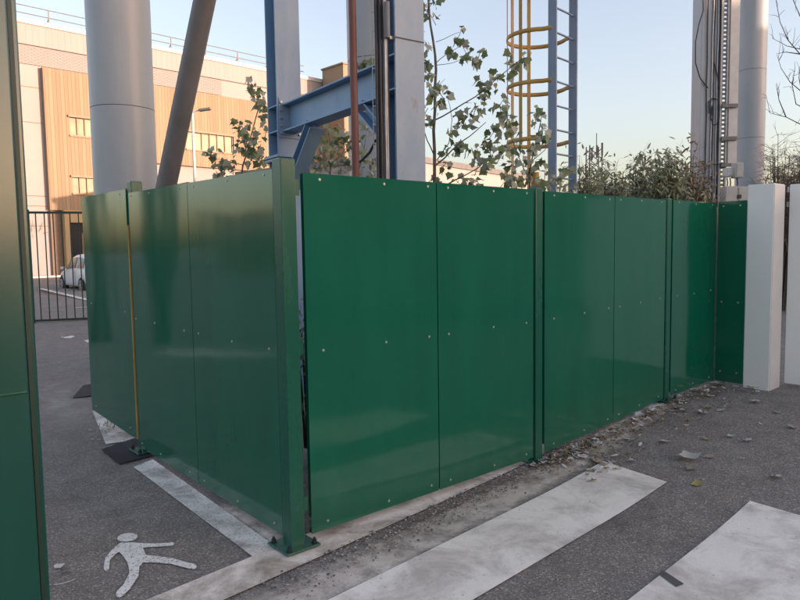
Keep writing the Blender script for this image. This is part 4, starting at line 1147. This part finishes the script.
# ------------------------------------------------------------------ weeds, litter, gravel
rnd = random.Random(77)
wd = MB()
wq = ong(122, 424)
for _ in range(60):
    p = V((wq.x + rnd.gauss(0, .08), wq.y + rnd.gauss(0, .08), 0)); h = rnd.uniform(.03, .12); d_ = V((rnd.gauss(0, .5), rnd.gauss(0, .5), 1)).normalized(); a = V((d_.y, -d_.x, .01)).normalized() * .003
    t = p + d_ * h; wd.add([p - a, p + a, p.lerp(t, .6) + a, t, p.lerp(t, .6) - a], [(0, 1, 2, 3, 4)], True)
tag(wd.build('weed_tuft', M['weed']), 'tuft of green weeds at the foot of the left fence panel', 'weeds')
def flat_leaf(mb, p, size, rnd, shape=LEAF, lift=.012, mi=0, irregular=.2):
    a = rnd.uniform(0, 6.283); d = V((math.cos(a), math.sin(a), rnd.uniform(-.15, .25))).normalized(); s_ = V((-math.sin(a), math.cos(a), rnd.uniform(-.3, .3))).normalized()
    vs = [p + d * (y - .5) * size * rnd.uniform(1 - irregular, 1 + irregular) + s_ * x * size * rnd.uniform(1 - irregular, 1 + irregular) + Z * (lift * (.3 + abs(x) * rnd.uniform(.5, 2.0) + abs(y - .5))) for x, y in shape]
    vs.append(p + Z * lift * .5); k = len(shape)
    mb.add(vs, [(i, (i + 1) % k, k) for i in range(k)], True, mi)
def along(s, o):
    q = k0 + e1 * s + ein * o; return V((q.x, q.y, G(q.x, q.y) + .014))
lt_ = MB()
def beside(s, o):
    q = fpoint(1, s, 0, o); return V((q.x, q.y, G(q.x, q.y) + .014))
for _ in range(1500):
    s = rnd.uniform(sP3 - .1, sE1 + .05)
    if rnd.random() < .25: s = sP3 + .3 + rnd.gauss(0, .35)
    if s < sP3 - .15 or s > sE1 + .1: continue
    o = .012 + abs(rnd.gauss(0, .085)) if rnd.random() < .75 else rnd.uniform(.02, .5)
    big = rnd.random() < .12
    flat_leaf(lt_, beside(s, o) - Z * (.004 if o > .2 else 0), rnd.uniform(.05, .085) if big else rnd.uniform(.010, .038), rnd, LEAF if rnd.random() < .5 else LANCE, .012, rnd.choice((0, 0, 0, 3, 3, 1, 2)) if not big else rnd.choice((0, 1, 1)))
for _ in range(60):
    q = ong(rnd.uniform(90, 132), rnd.uniform(418, 442)); flat_leaf(lt_, q + Z * .012, rnd.uniform(.02, .06), rnd, LANCE, .015, 0)
for _ in range(14):
    q = ong(rnd.gauss(50, 5), rnd.gauss(571, 3)); flat_leaf(lt_, q + Z * .006, rnd.uniform(.01, .03), rnd, LANCE, .01, 0)
tag(lt_.build('leaf_litter', [M['litter'], M['pale_litter'], M['yellow_leaf'], M['brown_litter']]), 'brown and pale leaf litter heaped along the foot of the right fence', 'leaf litter', kind='stuff')
gr = MB()
OCT = [(1, 0, 0), (-1, 0, 0), (0, 1, 0), (0, -1, 0), (0, 0, 1), (0, 0, -1)]; OF = [(0, 2, 4), (2, 1, 4), (1, 3, 4), (3, 0, 4), (2, 0, 5), (1, 2, 5), (3, 1, 5), (0, 3, 5)]
def pebble(p, r):
    a = rnd.uniform(0, 6.28); ca, sa = math.cos(a), math.sin(a); sx, sy, sz = r * rnd.uniform(.7, 1.4), r * rnd.uniform(.6, 1.1), r * rnd.uniform(.35, .8)
    gr.add([p + V(((x * sx) * ca - (y * sy) * sa, (x * sx) * sa + (y * sy) * ca, z * sz + sz * .6)) for x, y, z in OCT], OF, False, rnd.choice((0, 0, 1, 2)))
for _ in range(3600):
    s = rnd.uniform(-.25, 2.6); o = rnd.gauss(-.10, .075)
    if o > .02: o = -o
    pebble(along(s, o) - Z * .012 + Z * .008, rnd.choice((.0022, .003, .003, .004, .005, .008)))
for _ in range(1500):
    s = rnd.uniform(2.0, 5.2); o = rnd.gauss(-.2, .25); pebble(along(s, o) - Z * .013, rnd.choice((.002, .003, .004, .006)))
for _ in range(700):
    q = ong(rnd.uniform(36, 340), rnd.uniform(440, 640)); pebble(q + Z * .002, rnd.choice((.0015, .002, .002, .003)))
for _ in range(900):
    q = ong(rnd.uniform(350, 860), rnd.uniform(400, 640)); pebble(q + Z * .004, rnd.choice((.0015, .002, .0025, .003, .005)))
tag(gr.build('gravel', [simple('gravel_grey', (.22, .20, .185), .9), simple('gravel_pale', (.42, .385, .345), .9), simple('gravel_dark', (.085, .078, .075), .9)]), 'loose grit and small stones scattered along the concrete edging', 'gravel', kind='stuff')
def fallen(px, py, size, label, m='dry_leaf', seed=1, shape=LEAF, ir=.2):
    r_ = random.Random(seed); mb = MB(); q = ong(px, py); flat_leaf(mb, V((0, 0, .004)), size, r_, shape, size * .22, 0, ir)
    o = mb.build('fallen_leaf', M[m]); o.location = q
    tag(o, label, 'leaf', 'fallen leaves on the asphalt'); 
    sm = o.modifiers.new('sub', 'SUBSURF'); sm.levels = 1; sm.render_levels = 1
fallen(688, 459, .155, 'largest pale curled leaf lying beyond the first white stripe', seed=3)
fallen(664, 443, .09, 'white torn leaf on the asphalt left of the largest leaf', 'pale_litter', 4)
fallen(629, 441, .07, 'small white leaf at the edge of the leaf litter', 'pale_litter', 5)
fallen(748, 442, .075, 'small curled leaf nearest to the white pillar foot', seed=6)
fallen(775, 478, .07, 'pale leaf lying right of the other leaves near the second stripe', seed=7)
fallen(697, 485, .075, 'yellow green leaf between the two white stripes', 'yellow_leaf', 8)
fallen(709, 458, .06, 'brown leaf touching the largest pale leaf', 'litter', 9)
fallen(663, 398, .10, 'pale leaf against the foot of the fence near the fourth post', 'pale_litter', 10)
fallen(755, 403, .10, 'flat leaf on the asphalt in front of the white pillar', seed=12)
fallen(776, 413, .06, 'dull leaf below the right face of the white pillar', 'litter', 13)
fallen(60, 568, .05, 'tiny white scrap beside the walking figure marking', 'pale_litter', 14)
for i, (px, py) in enumerate(((716, 425), (730, 437), (793, 428), (742, 460), (706, 440), (722, 411), (640, 430), (612, 447), (690, 470), (760, 425), (646, 416), (676, 409))):
    r_ = random.Random(50 + i); mb = MB(); flat_leaf(mb, V((0, 0, .004)), .035 + .02 * (i % 3), r_, LEAF, .012)
    o = mb.build('leaf_scrap', M['pale_litter' if i % 2 else 'litter']); o.location = ong(px, py); tag(o, 'small dry leaf scrap lying loose on the asphalt before the right fence', 'leaf scrap', 'leaf scraps on the asphalt')
